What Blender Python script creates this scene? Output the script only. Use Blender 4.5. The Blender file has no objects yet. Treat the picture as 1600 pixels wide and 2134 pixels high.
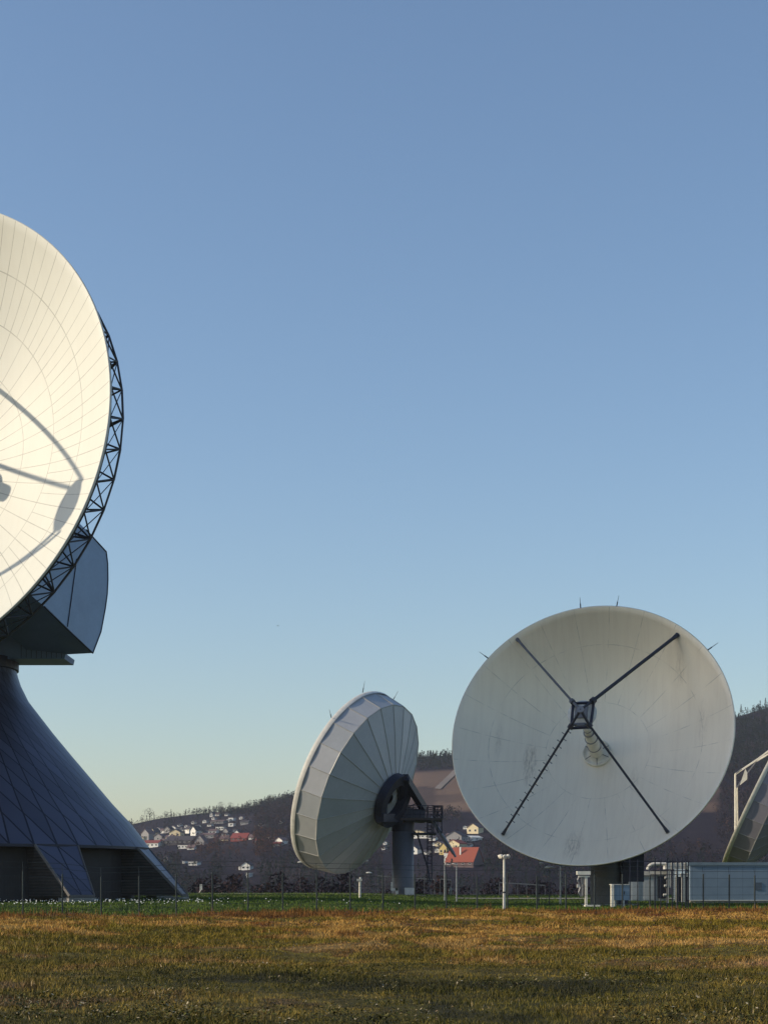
import bpy, bmesh, math, random
import numpy as np
from mathutils import Vector, Matrix, noise

S = bpy.context.scene
COL = S.collection
R_ = math.radians
PI = math.pi
rnd = random.Random(7)

# ------------------------------------------------------------------ camera, sky, sun, exposure
FPX, HY, CX, EYE = 3500.0, 1847.0, 800.0, 1.7      # focal length and horizon in photo pixels (1600 wide)
SUN_AZ, SUN_EL = -83.0, 24.0                        # azimuth from -Y towards -X is negative
cam = bpy.data.cameras.new("camera")
camo = bpy.data.objects.new("camera", cam); COL.objects.link(camo)
camo.location = (0, 0, EYE); camo.rotation_euler = (R_(90), 0, 0)
cam.sensor_fit = 'VERTICAL'; cam.sensor_height = 24.0
cam.lens = 24.0 * FPX / 2134.0
cam.shift_y = (HY - 1067.0) / 2134.0
cam.clip_start = 0.5; cam.clip_end = 20000
S.camera = camo

sdir = Vector((math.sin(R_(SUN_AZ)) * math.cos(R_(SUN_EL)), -math.cos(R_(SUN_AZ)) * math.cos(R_(SUN_EL)), math.sin(R_(SUN_EL))))
world = bpy.data.worlds.new("World"); S.world = world; world.use_nodes = True
wn = world.node_tree; wn.nodes.clear()
sky = wn.nodes.new('ShaderNodeTexSky'); sky.sky_type = 'NISHITA'; sky.sun_disc = False
sky.sun_elevation = R_(SUN_EL)
sky.sun_rotation = math.atan2(sdir.x, sdir.y)
sky.altitude = 200; sky.air_density = 1.25; sky.dust_density = 0.9; sky.ozone_density = 3.2
bgn = wn.nodes.new('ShaderNodeBackground'); bgn.inputs[1].default_value = 0.15
won = wn.nodes.new('ShaderNodeOutputWorld')
tint = wn.nodes.new('ShaderNodeMix'); tint.data_type = 'RGBA'; tint.blend_type = 'MULTIPLY'; tint.inputs[0].default_value = 1.0; tint.inputs[7].default_value = (.995, .99, 1.015, 1)
wn.links.new(sky.outputs[0], tint.inputs[6]); wn.links.new(tint.outputs[2], bgn.inputs[0]); wn.links.new(bgn.outputs[0], won.inputs[0])

sl = bpy.data.lights.new("sun", 'SUN'); sl.energy = 4.4; sl.angle = R_(0.9); sl.color = (1.0, 0.85, 0.63)
so = bpy.data.objects.new("sun", sl); COL.objects.link(so)
so.rotation_euler = sdir.to_track_quat('Z', 'Y').to_euler(); so.location = (0, 0, 100)

S.view_settings.view_transform = 'Standard'; S.view_settings.look = 'None'
S.view_settings.exposure = 0.0; S.view_settings.gamma = 1.0
S.render.engine = 'CYCLES'
S.cycles.max_bounces = 6; S.cycles.volume_bounces = 1

# ------------------------------------------------------------------ helpers
def W(px, py, D):
    return Vector(((px - CX) / FPX * D, D, EYE + (HY - py) / FPX * D))

def sst(a, b, x):
    t = min(1, max(0, (x - a) / (b - a))); return t * t * (3 - 2 * t)

def tag(o, label=None, cat=None, group=None, kind=None):
    if label: o['label'] = label
    if cat: o['category'] = cat
    if group: o['group'] = group
    if kind: o['kind'] = kind
    return o

def empty(name, loc, label, cat, group=None):
    o = bpy.data.objects.new(name, None); COL.objects.link(o); o.location = loc
    o.empty_display_size = 0.3
    return tag(o, label, cat, group)

def frame(n):
    n = Vector(n).normalized(); u = Vector((0, 0, 1)).cross(n).normalized(); v = n.cross(u)
    return u, v, n

def mat3(n, C):
    u, v, n = frame(n)
    M = Matrix.Identity(4)
    for i, a in enumerate((u, v, n)):
        for r in range(3): M[r][i] = a[r]
    M.translation = Vector(C)
    return M

class MB:
    def __init__(s): s.v = []; s.f = []; s.m = []
    def add(s, vs, fs, mi=0):
        b = len(s.v); s.v += [tuple(q) for q in vs]; s.f += [tuple(b + i for i in f) for f in fs]; s.m += [mi] * len(fs); return s
    def box(s, lo, hi, M=None, mi=0):
        x0, y0, z0 = lo; x1, y1, z1 = hi
        vs = [Vector(p) for p in ((x0,y0,z0),(x1,y0,z0),(x1,y1,z0),(x0,y1,z0),(x0,y0,z1),(x1,y0,z1),(x1,y1,z1),(x0,y1,z1))]
        if M is not None: vs = [M @ p for p in vs]
        return s.add(vs, [(0,3,2,1),(4,5,6,7),(0,1,5,4),(1,2,6,5),(2,3,7,6),(3,0,4,7)], mi)
    def tube(s, a, b, r, r2=None, seg=6, mi=0):
        a = Vector(a); b = Vector(b); d = b - a
        if d.length < 1e-6: return s
        if r2 is None: r2 = r
        q = d.to_track_quat('Z', 'Y')
        vs = []
        for P, rr in ((a, r), (b, r2)):
            for k in range(seg):
                t = 2 * PI * k / seg
                vs.append(P + q @ Vector((rr * math.cos(t), rr * math.sin(t), 0)))
        fs = [(k, (k+1) % seg, seg + (k+1) % seg, seg + k) for k in range(seg)]
        fs += [tuple(range(seg-1, -1, -1)), tuple(range(seg, 2*seg))]
        return s.add(vs, fs, mi)
    def beam(s, a, b, w, h, mi=0):
        a = Vector(a); b = Vector(b); d = (b - a).normalized()
        up = Vector((0, 0, 1)) if abs(d.z) < .95 else Vector((0, 1, 0))
        x = d.cross(up).normalized() * w / 2; y = x.cross(d).normalized() * h / 2
        vs = [P + sx * x + sy * y for P in (a, b) for sx, sy in ((-1,-1),(1,-1),(1,1),(-1,1))]
        return s.add(vs, [(3,2,1,0),(4,5,6,7),(0,1,5,4),(1,2,6,5),(2,3,7,6),(3,0,4,7)], mi)
    def path(s, pts, r, seg=6, mi=0):
        for a, b in zip(pts[:-1], pts[1:]): s.tube(a, b, r, seg=seg, mi=mi)
        return s
    def lathe(s, prof, seg=32, M=None, mi=0, close=True, a0=0.0):
        vs = []; n = len(prof)
        for k in range(seg):
            t = a0 + 2 * PI * k / seg
            for r, z in prof: vs.append(Vector((r * math.cos(t), r * math.sin(t), z)))
        if M is not None: vs = [M @ p for p in vs]
        fs = []
        for k in range(seg):
            k2 = (k + 1) % seg
            for i in range(n - 1): fs.append((k*n+i, k2*n+i, k2*n+i+1, k*n+i+1))
        return s.add(vs, fs, mi)
    def prism(s, poly, off, mi=0):
        poly = [Vector(p) for p in poly]; off = Vector(off); n = len(poly)
        vs = poly + [p + off for p in poly]
        fs = [tuple(range(n-1, -1, -1)), tuple(range(n, 2*n))] + [(i, (i+1) % n, n + (i+1) % n, n + i) for i in range(n)]
        return s.add(vs, fs, mi)
    def build(s, name, mats, parent=None, smooth=False, M=None, world=True, label=None, uv=None):
        """verts in world space (world=True) are moved into the parent's space; M = object matrix, verts local to it"""
        me = bpy.data.meshes.new(name)
        o = bpy.data.objects.new(name, me); COL.objects.link(o)
        if not isinstance(mats, (list, tuple)): mats = [mats]
        for m in mats: me.materials.append(m)
        vs = s.v
        off = Vector((0, 0, 0)); p = parent
        while p is not None: off += p.location; p = p.parent
        if M is None:
            if off.length > 0: vs = [(a - off.x, b - off.y, c - off.z) for a, b, c in vs]
        me.from_pydata(vs, [], s.f)
        me.polygons.foreach_set('material_index', s.m)
        if smooth: me.polygons.foreach_set('use_smooth', [True] * len(s.f))
        me.update()
        bm = bmesh.new(); bm.from_mesh(me); bmesh.ops.recalc_face_normals(bm, faces=bm.faces); bm.to_mesh(me); bm.free()
        if parent is not None: o.parent = parent
        if M is not None:
            L = M.copy(); L.translation = M.translation - off; o.matrix_local = L
        if label: o['label'] = label
        return o

# ------------------------------------------------------------------ materials
class NT:
    def __init__(s, name):
        s.m = bpy.data.materials.new(name); s.m.use_nodes = True; s.t = s.m.node_tree
        s.b = s.t.nodes['Principled BSDF']
    def n(s, kind, **kw):
        q = s.t.nodes.new('ShaderNode' + kind)
        for k, v in kw.items():
            if k.startswith('i_'): q.inputs[k[2:].replace('_', ' ')].default_value = v
            else: setattr(q, k, v)
        return q
    def l(s, a, b): s.t.links.new(a, b)
    def math(s, op, a, b=None, c=None, clamp=False):
        q = s.t.nodes.new('ShaderNodeMath'); q.operation = op; q.use_clamp = clamp
        for i, x in enumerate((a, b, c)):
            if x is None: continue
            if isinstance(x, (int, float)): q.inputs[i].default_value = x
            else: s.l(x, q.inputs[i])
        return q.outputs[0]
    def mix(s, fac, a, b, mode='MIX'):
        q = s.t.nodes.new('ShaderNodeMix'); q.data_type = 'RGBA'; q.blend_type = mode
        for i, x in ((0, fac), (6, a), (7, b)):
            if isinstance(x, (int, float)): q.inputs[i].default_value = x
            elif isinstance(x, (tuple, list)): q.inputs[i].default_value = (*x[:3], 1)
            else: s.l(x, q.inputs[i])
        return q.outputs[2]
    def ramp(s, fac, stops):
        q = s.t.nodes.new('ShaderNodeValToRGB'); e = q.color_ramp.elements
        while len(e) > 1: e.remove(e[-1])
        e[0].position = stops[0][0]; e[0].color = (*stops[0][1], 1) if len(stops[0][1]) == 3 else stops[0][1]
        for p, c in stops[1:]:
            x = e.new(p); x.color = (*c, 1)
        s.l(fac, q.inputs[0]); return q.outputs[0]
    def noise(s, scale, detail=4, rough=.55, vec=None, dist=0):
        q = s.n('TexNoise'); q.inputs['Scale'].default_value = scale; q.inputs['Detail'].default_value = detail
        q.inputs['Roughness'].default_value = rough; q.inputs['Distortion'].default_value = dist
        if vec is not None: s.l(vec, q.inputs['Vector'])
        return q.outputs['Fac']
    def coord(s, kind='Object', scale=None, loc=None, rot=None):
        tc = s.n('TexCoord').outputs[kind]
        if scale is None and loc is None and rot is None: return tc
        mp = s.n('Mapping')
        if scale: mp.inputs['Scale'].default_value = scale
        if loc: mp.inputs['Location'].default_value = loc
        if rot: mp.inputs['Rotation'].default_value = rot
        s.l(tc, mp.inputs[0]); return mp.outputs[0]
    def set(s, col=None, rough=None, metal=None, bump=None, bstr=.3, bdist=.02, spec=None):
        if col is not None:
            if isinstance(col, (tuple, list)): s.b.inputs['Base Color'].default_value = (*col[:3], 1)
            else: s.l(col, s.b.inputs['Base Color'])
        if rough is not None: s.b.inputs['Roughness'].default_value = rough
        if metal is not None: s.b.inputs['Metallic'].default_value = metal
        if spec is not None: s.b.inputs['Specular IOR Level'].default_value = spec
        if bump is not None:
            bp = s.n('Bump'); bp.inputs['Strength'].default_value = bstr; bp.inputs['Distance'].default_value = bdist
            s.l(bump, bp.inputs['Height']); s.l(bp.outputs[0], s.b.inputs['Normal'])
        return s.m

_mc = {}
def plain(name, col, rough=.6, metal=0.0, var=.18, scale=1.5, bstr=.15):
    """painted / weathered surface: base colour with soft blotches and fine grain"""
    if name in _mc: return _mc[name]
    t = NT(name); co = t.coord('Object')
    a = t.noise(scale, 5, .6, co); b = t.noise(scale * 9, 3, .5, co)
    k = t.math('ADD', t.math('MULTIPLY', a, .7), t.math('MULTIPLY', b, .3))
    lo = tuple(c * (1 - var) for c in col); hi = tuple(min(1, c * (1 + var)) for c in col)
    c = t.ramp(k, [(.3, lo), (.7, hi)])
    _mc[name] = t.set(c, rough, metal, bump=b, bstr=bstr, bdist=.01)
    return _mc[name]

def refl_mat(name, base, R, nrad, rings, dirt=0.0, vdir=None, line=.04, linedark=.75, lineamp=1.0, tint=None, offs=0.0):
    """painted reflector: thin panel seams (radial and ring) and rain streaks, in the dish's own coordinates"""
    t = NT(name); co = t.coord('Object')
    sx = t.n('SeparateXYZ'); t.l(co, sx.inputs[0]); X, Y, Z = sx.outputs
    rho = t.math('SQRT', t.math('ADD', t.math('MULTIPLY', X, X), t.math('MULTIPLY', Y, Y)))
    ang = t.math('ARCTAN2', Y, X)
    def radial(n, r0, r1, w, ph=0.0):
        fr = t.math('FRACT', t.math('ADD', t.math('MULTIPLY', ang, n / (2 * PI)), 20.5 + ph))
        d = t.math('MULTIPLY', t.math('ABSOLUTE', t.math('SUBTRACT', fr, .5)), 2 * PI / n)
        d = t.math('MULTIPLY', d, rho)
        m = t.math('LESS_THAN', d, w)
        m = t.math('MULTIPLY', m, t.math('GREATER_THAN', rho, r0)); return t.math('MULTIPLY', m, t.math('LESS_THAN', rho, r1))
    mask = radial(nrad, rings[0], R, line, offs)
    mask = t.math('MAXIMUM', mask, radial(nrad * 2, rings[-2] if len(rings) > 2 else rings[-1], R, line * .8, offs)) if dirt < .3 else mask
    for r in rings:
        mask = t.math('MAXIMUM', mask, t.math('LESS_THAN', t.math('ABSOLUTE', t.math('SUBTRACT', rho, r)), line))
    brk = t.noise(.9, 3, .6, co)
    amp = t.math('MULTIPLY', mask, t.math('MULTIPLY', t.ramp(brk, [(.42, (0.06 if dirt > .2 else .7,)*3), (.62, (1,)*3)]), lineamp))
    # rain streaks run down the dish (object Y is up along the surface)
    mp = t.n('Mapping'); mp.inputs['Scale'].default_value = (2.6, .22, .22); t.l(co, mp.inputs[0])
    st = t.noise(1.0, 6, .65, mp.outputs[0]); big = t.noise(.16, 3, .5, co)
    stm = t.ramp(st, [(.45, (0,)*3), (.8, (1,)*3)])
    bl = t.ramp(big, [(.3, (0,)*3), (.75, (1,)*3)])
    dk = tuple(c * .80 for c in base)
    col = t.mix(t.math('MULTIPLY', bl, .35 + dirt * .4), base, dk)
    rust = (base[0] * .62, base[1] * .55, base[2] * .52)
    col = t.mix(t.math('MULTIPLY', stm, .08 + dirt * .5), col, rust)
    if dirt > .2:
        # run-off stains left of centre and at the foot, fainter dark smears elsewhere
        for (sxx, syy, wx, wy, am) in ((-5.9, -1.4, .7, 2.6, .75), (-1.1, -9.9, 1.0, 1.9, .6), (3.4, -2.8, .5, 1.4, .3), (9.3, 1.5, .6, 2.4, .25), (7.2, 6.6, .5, 2.0, .35), (-8.6, .5, .4, 1.8, .35)):
            dx = t.math('DIVIDE', t.math('SUBTRACT', X, sxx), wx); dy = t.math('DIVIDE', t.math('SUBTRACT', Y, syy), wy)
            g = t.math('SUBTRACT', 1.0, t.math('ADD', t.math('MULTIPLY', dx, dx), t.math('MULTIPLY', dy, dy)), clamp=True)
            mp2 = t.n('Mapping'); mp2.inputs['Scale'].default_value = (6, 1.1, 1); t.l(co, mp2.inputs[0])
            gn = t.ramp(t.noise(1.2, 6, .75, mp2.outputs[0]), [(.42, (0,)*3), (.62, (1,)*3)])
            col = t.mix(t.math('MULTIPLY', t.math('MULTIPLY', g, gn), am), col, (base[0]*.35, base[1]*.30, base[2]*.28))
    col = t.mix(t.math('MULTIPLY', amp, 1.0), col, tuple(c * linedark for c in base))
    return t.set(col, .55, 0, bump=t.noise(3, 3, .5, co), bstr=.05, bdist=.01)

M_white = plain('white_paint', (.62, .60, .55), .5)
M_cream = plain('cream_paint', (.70, .66, .56), .55)
M_dark = plain('dark_steel', (.035, .035, .045), .45, .3)
M_navy = plain('blue_black_steel', (.02, .022, .04), .5, .2)
M_gray = plain('grey_steel', (.20, .20, .21), .5, .3)
M_galv = plain('galvanised_steel', (.33, .33, .33), .4, .6)
M_conc = plain('concrete', (.26, .25, .23), .85, 0, .25, .8, .4)
M_truss = plain('truss_steel', (.045, .05, .06), .5, .2)
M_bluegrey = plain('blue_grey_cladding', (.16, .24, .37), .4, .15, .12, .4)
M_fence = plain('green_black_wire', (.025, .035, .035), .5, .2)

# ------------------------------------------------------------------ ground and hills
def zg(x, y):
    """height of the site: level field, rising a little to the tower and the far dish, falling to the valley behind"""
    left = 1 - sst(-8, 12, x)
    z = .42 * left * sst(112, 140, y) + .12 * sst(135, 160, y) * left
    z += (.22 + .28 * (1 - left)) * sst(165, 205, y) * (1 - .0 * left) - .0
    z -= 10.5 * sst(238, 420, y)
    return z
def zfield(x, y):
    z = zg(x, y)
    if y < 108:
        k = 1 - sst(96, 108, y)
        a = noise.noise(Vector((x * .10, y * .085, 3.1))); b = noise.noise(Vector((x * .28, y * .25, 7.7)))
        c = noise.noise(Vector((x * .9, y * .8, 1.2)))
        z += k * (.42 * a + .22 * b + .06 * c) * (0.35 + 0.65 * sst(18, 60, y))
    return z

def axis(vals): return sorted(set(round(v, 3) for v in vals))
xs = axis(list(np.arange(-32, 40.01, .6)) + [-2600, -1500, -700, -350, -200, -130, -90, -70, -55, -45, -38, 46, 55, 70, 90, 130, 200, 350, 700, 1500, 2600] )
ys = axis(list(np.arange(6, 112, .6)) + list(np.arange(112, 250, 3)) + list(range(250, 440, 15)) + [-500, -60, -20, -5, 0, 600, 900, 1500, 2600])
def grid_mesh(name, xs, ys, fz, m, kind='structure', smooth=True):
    me = bpy.data.meshes.new(name); nx, ny = len(xs), len(ys)
    vs = [(x, y, fz(x, y)) for y in ys for x in xs]
    fs = [(j*nx+i, j*nx+i+1, (j+1)*nx+i+1, (j+1)*nx+i) for j in range(ny-1) for i in range(nx-1)]
    me.from_pydata(vs, [], fs); me.materials.append(m)
    me.polygons.foreach_set('use_smooth', [smooth] * len(fs)); me.update()
    o = bpy.data.objects.new(name, me); COL.objects.link(o); o['kind'] = kind
    return o

FA = Vector((-21.4, 92.3)); FB = Vector((28.6, 118.6))       # fence line (plan)
FDIR = (FB - FA).normalized()
def fence_y(x): return FA.y + (x - FA.x) * FDIR.y / FDIR.x

def field_colour(t):
    """shared by soil and blades: rusty dry grass, straw, olive and dark green drifts; mown green beyond the fence"""
    g = t.n('NewGeometry').outputs['Position']
    sx = t.n('SeparateXYZ'); t.l(g, sx.inputs[0]); X, Y, Z = sx.outputs
    mp = t.n('Mapping'); mp.inputs['Scale'].default_value = (.11, .12, 1); mp.inputs['Location'].default_value = (2.3, 0, 0); t.l(g, mp.inputs[0])
    drift = t.noise(1.0, 4, .6, mp.outputs[0], .6)
    mp2 = t.n('Mapping'); mp2.inputs['Scale'].default_value = (.45, .3, 1); mp2.inputs['Location'].default_value = (5, 9, 0); t.l(g, mp2.inputs[0])
    fine = t.noise(1.0, 4, .65, mp2.outputs[0])
    far = t.math('DIVIDE', t.math('SUBTRACT', Y, 26), 34, clamp=True)
    k = t.math('ADD', t.math('MULTIPLY', drift, .6), t.math('MULTIPLY', fine, .4))
    k = t.math('ADD', k, t.math('MULTIPLY', t.math('SUBTRACT', far, .5), .10))
    col = t.ramp(k, [(.34, (.040, .036, .004)), (.41, (.085, .070, .007)), (.445, (.23, .175, .018)), (.47, (.085, .060, .008)), (.50, (.19, .165, .020)), (.53, (.15, .065, .012)), (.565, (.46, .30, .085)), (.61, (.32, .19, .045)), (.66, (.15, .055, .014))])
    near = t.ramp(k, [(.36, (.030, .032, .008)), (.42, (.10, .090, .014)), (.46, (.060, .052, .012)), (.50, (.19, .150, .030)), (.54, (.085, .060, .022)), (.58, (.24, .165, .085)), (.64, (.20, .12, .085))])
    col = t.mix(far, near, col)
    # rusty strip along the fence (plan distance to the fence line)
    dist = t.math('SUBTRACT', t.math('MULTIPLY', t.math('SUBTRACT', X, FA.x), FDIR.y), t.math('MULTIPLY', t.math('SUBTRACT', Y, FA.y), FDIR.x))
    dist = t.math('ADD', dist, t.math('MULTIPLY', t.math('SUBTRACT', fine, .5), 7))
    s1 = t.math('SUBTRACT', 1.0, t.math('DIVIDE', t.math('ABSOLUTE', t.math('SUBTRACT', dist, 5.5)), 8.5), clamp=True)
    s1 = t.ramp(s1, [(.12, (0,)*3), (.4, (1,)*3)])
    rust = t.ramp(fine, [(.38, (.065, .022, .007)), (.5, (.13, .050, .012)), (.62, (.21, .105, .025))])
    col = t.mix(t.math('MULTIPLY', s1, .85), col, rust)
    mown = t.math('LESS_THAN', dist, 0.4)
    greenc = t.ramp(fine, [(.38, (.022, .060, .006)), (.62, (.085, .140, .014))])
    return t.mix(mown, col, greenc), g

t = NT('field_soil'); c, g = field_colour(t)
c = t.mix(.45, c, (.035, .026, .016))
m_soil = t.set(c, .95, 0, bump=t.noise(2.5, 6, .7, g), bstr=.6, bdist=.15, spec=.1)
ground = grid_mesh('ground', xs, ys, zfield, m_soil)

t = NT('grass_blades'); c, g = field_colour(t)
at = t.n('Attribute'); at.attribute_name = 'tone'
c2 = t.mix(t.ramp(at.outputs['Fac'], [(.0, (0,)*3), (1., (1,)*3)]), t.mix(.55, c, (.02, .016, .008)), t.mix(1.0, c, (1.9, 1.7, 1.5), 'MULTIPLY'))
c2 = t.mix(t.math('GREATER_THAN', at.outputs['Fac'], .955), c2, (.50, .38, .22))
m_grass = t.set(c2, .7, 0, spec=.15)
m_grass.node_tree.nodes['Principled BSDF'].inputs['Subsurface Weight'].default_value = 0

def np_mesh(name, V, Fc, m, tone=None, kind=None, label=None, cat=None):
    """V (n,3) float, Fc (f,k) int, all faces with k corners"""
    me = bpy.data.meshes.new(name); n = len(V); f, k = Fc.shape
    me.vertices.add(n); me.vertices.foreach_set('co', V.astype(np.float32).ravel())
    me.loops.add(f * k); me.loops.foreach_set('vertex_index', Fc.astype(np.int32).ravel())
    me.polygons.add(f); me.polygons.foreach_set('loop_start', np.arange(0, f * k, k, dtype=np.int32))
    me.update(calc_edges=True)
    if tone is not None:
        a = me.attributes.new('tone', 'FLOAT', 'POINT'); a.data.foreach_set('value', tone.astype(np.float32))
    me.materials.append(m)
    o = bpy.data.objects.new(name, me); COL.objects.link(o)
    tag(o, label, cat, kind=kind); return o

rng = np.random.default_rng(5)
_zx = np.arange(-34, 60, .5); _zy = np.arange(16, 262, .5)
_zt = np.array([[zfield(x, y) for x in _zx] for y in _zy])
def zlook(x, y):
    i = np.clip((x - _zx[0]) / .5, 0, len(_zx) - 1.001); j = np.clip((y - _zy[0]) / .5, 0, len(_zy) - 1.001)
    i0 = i.astype(int); j0 = j.astype(int); a = i - i0; b = j - j0
    return (_zt[j0, i0]*(1-a)*(1-b) + _zt[j0, i0+1]*a*(1-b) + _zt[j0+1, i0]*(1-a)*b + _zt[j0+1, i0+1]*a*b)

_gn = rng.random((256, 256))
def _vn(x, y):
    i = np.floor(x).astype(int); j = np.floor(y).astype(int); a = x - i; b = y - j; a = a*a*(3-2*a); b = b*b*(3-2*b)
    g = lambda p, q: _gn[p % 256, q % 256]
    return g(i, j)*(1-a)*(1-b) + g(i+1, j)*a*(1-b) + g(i, j+1)*(1-a)*b + g(i+1, j+1)*a*b
def clump(x, y):
    v = .55 * _vn(x, y) + .28 * _vn(x * 2.3 + 9, y * 2.3 + 5) + .17 * _vn(x * 5.1, y * 5.1 + 2)
    return np.clip((v - .5) * 1.7 + .5, 0, 1)
def blades(name, N, y0, y1, pw, wfun, hfun, keep, label, cat, m=m_grass, lean=.5):
    u = rng.random(N)
    y = (y0**pw + u * (y1**pw - y0**pw)) ** (1 / pw)
    x = (rng.random(N) * 2 - 1) * (y * .2286 + 8)
    # tufts: pull blades towards clump centres
    k = keep(x, y); x = x[k]; y = y[k]
    bare = clump(x * .8 + 31, y * .6 + 7); k = (bare > .16) | (rng.random(len(x)) < .25); x = x[k]; y = y[k]; N = len(x)
    tus = np.clip((clump(x * 1.7, y * 1.5) - .60) / .25, 0, 1)
    w = wfun(y) * rng.uniform(.6, 1.4, N); h = hfun(x, y) * rng.uniform(.35, 1.25, N) * (1 + 1.1 * tus)
    an = rng.random(N) * 2 * np.pi; dx = np.cos(an); dy = np.sin(an)
    la = rng.random(N) * 2 * np.pi; le = rng.random(N) * lean * h
    z = zlook(x, y) - .01
    A = np.stack([x - dx * w / 2, y - dy * w / 2, z], 1); B = np.stack([x + dx * w / 2, y + dy * w / 2, z], 1)
    Mx = x + np.cos(la) * le * .35; My = y + np.sin(la) * le * .35
    Cc = np.stack([Mx + dx * w * .4, My + dy * w * .4, z + h * .55], 1); Dd = np.stack([Mx - dx * w * .4, My - dy * w * .4, z + h * .55], 1)
    T = np.stack([x + np.cos(la) * le, y + np.sin(la) * le, z + h], 1)
    V = np.stack([A, B, Cc, Dd, T], 1).reshape(-1, 3)
    i = np.arange(N)[:, None] * 5
    F = np.concatenate([i + [[0, 1, 2]], i + [[0, 2, 3]], i + [[3, 2, 4]]], 0)
    tone = np.repeat(np.clip(.62 * rng.random(N) + .38 * clump(x * .9 + 11, y * .9 + 3) + .10 * (rng.random(N) > .93), 0, 1), 5)
    return np_mesh(name, V, F, m, tone, 'stuff', label, cat)

def patch(x, y):
    a = np.sin(x * .55 + 1.3 * np.sin(y * .21)) * np.sin(y * .30 + 1.1 * np.sin(x * .33) + .6)
    return .5 + .5 * a
infield = lambda x, y: (y < FA.y + (x - FA.x) * FDIR.y / FDIR.x - .1)
blades('meadow_grass', 820000, 19.5, 119, .8, lambda y: .0045 + .00026 * y, lambda x, y: (.028 + .06 * patch(x, y)) * (1 + .014 * (y - 20)),
       infield, 'rough meadow of rust, straw and olive coloured grass before the fence', 'grass', lean=1.2)
strip = lambda x, y: (np.abs(y - (FA.y + (x - FA.x) * FDIR.y / FDIR.x) + 6) < 6.0)
blades('tall_dry_grass', 100000, 76, 119, 1, lambda y: .03 + 0 * y, lambda x, y: .20 + .06 * patch(x, y), strip,
       'taller rusty dry grass in a strip along the foot of the fence', 'grass', lean=.35)
beyond = lambda x, y: (y > FA.y + (x - FA.x) * FDIR.y / FDIR.x) & ((x - (-1.5))**2 + (y-206)**2 > 4)
blades('mown_lawn', 140000, 93, 215, 1.0, lambda y: .05 + 0 * y, lambda x, y: .09 + .05 * patch(x, y), beyond,
       'green mown lawn inside the fence around the antennas', 'grass')

# broadleaf weeds in the near field: rosettes of pale grey-green leaves, and brown seed stalks
t = NT('weed_leaves'); at = t.n('Attribute'); at.attribute_name = 'tone'
m_weed = t.set(t.ramp(at.outputs['Fac'], [(0, (.012, .014, .004)), (.45, (.035, .036, .008)), (.62, (.10, .105, .022)), (.80, (.17, .13, .05)), (.92, (.50, .42, .28)), (1, (.16, .08, .035))]), .8, spec=.15)
def weeds(name, centres, nl, hs, ls, label, m=m_weed, tonef=None):
    V = []; F = []; T = []
    for (x, y) in centres:
        z = zfield(x, y); H = rnd.uniform(*hs); tv = rnd.random()
        for q in range(int(nl * rnd.uniform(.6, 1.4))):
            a = rnd.random() * 2 * PI; rr = rnd.uniform(0, H * .9); hh = z + rnd.uniform(.1, 1) * H
            px, py = x + rr * math.cos(a), y + rr * math.sin(a)
            L = rnd.uniform(*ls); b = a + rnd.uniform(-.8, .8); e = rnd.uniform(-.3, .8)
            d = Vector((math.cos(b) * math.cos(e), math.sin(b) * math.cos(e), math.sin(e))); s_ = Vector((-math.sin(b), math.cos(b), rnd.uniform(-.5, .5))).normalized()
            P = Vector((px, py, hh)); i = len(V)
            V += [P, P + d * L * .5 + s_ * L * .28, P + d * L, P + d * L * .5 - s_ * L * .28]; F.append((i, i+1, i+2, i+3))
            tt = min(1, max(0, tv * .35 + rnd.random() * .65)); T += [tt] * 4
    return np_mesh(name, np.array([tuple(v) for v in V]), np.array(F), m, np.array(T), 'stuff', label, 'weeds')
cs = []
while len(cs) < 900:
    y = 19.8 + 34 * rnd.random() ** 1.6; x = (rnd.random() * 2 - 1) * (y * .2286 + .5)
    if noise.noise(Vector((x * .35, y * .3, 4))) + rnd.uniform(-.25, .3) > .05: cs.append((x, y))
weeds('field_weeds', cs, 24, (.05, .20), (.02, .062), 'low leafy weeds with pale leaves scattered through the near field')
t = NT('brown_seedheads'); m_seed = t.set((.055, .028, .018), .8)
cs = []
while len(cs) < 260:
    y = 60 + 40 * rnd.random(); x = (rnd.random() * 2 - 1) * (y * .2286 + .5)
    if noise.noise(Vector((x * .16 + 3, y * .12, 9))) > .12 and y < fence_y(x) - 3: cs.append((x, y))
weeds('seed_stalks', cs, 22, (.25, .6), (.04, .10), 'dark brown seed stalks standing in clumps in the middle of the field', m_seed)

# white flowers / stones band before the tower
t = NT('daisy_petals'); m_daisy = t.set((.75, .74, .66), .7)
V = []; F = []
for i in range(420):
    px = rnd.uniform(-20, 470) if rnd.random() < .8 else rnd.uniform(0, 900)
    y = rnd.triangular(122, 148, 138); x = (px - 800) / FPX * y
    if px > 300 and rnd.random() < .5: continue
    z = zfield(x, y) + rnd.uniform(.10, .26); s_ = rnd.uniform(.02, .06)
    k = len(V)
    for j in range(6):
        a = j * PI / 3; V.append((x + s_ * math.cos(a), y + s_ * .5 * math.sin(a), z + s_ * .8 * math.sin(a)))
    F.append(tuple(range(k, k + 6)))
np_mesh('white_flowers', np.array(V), np.array(F), m_daisy, None, 'stuff', 'band of small white flowers in the lawn before the tower', 'flowers')

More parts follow.
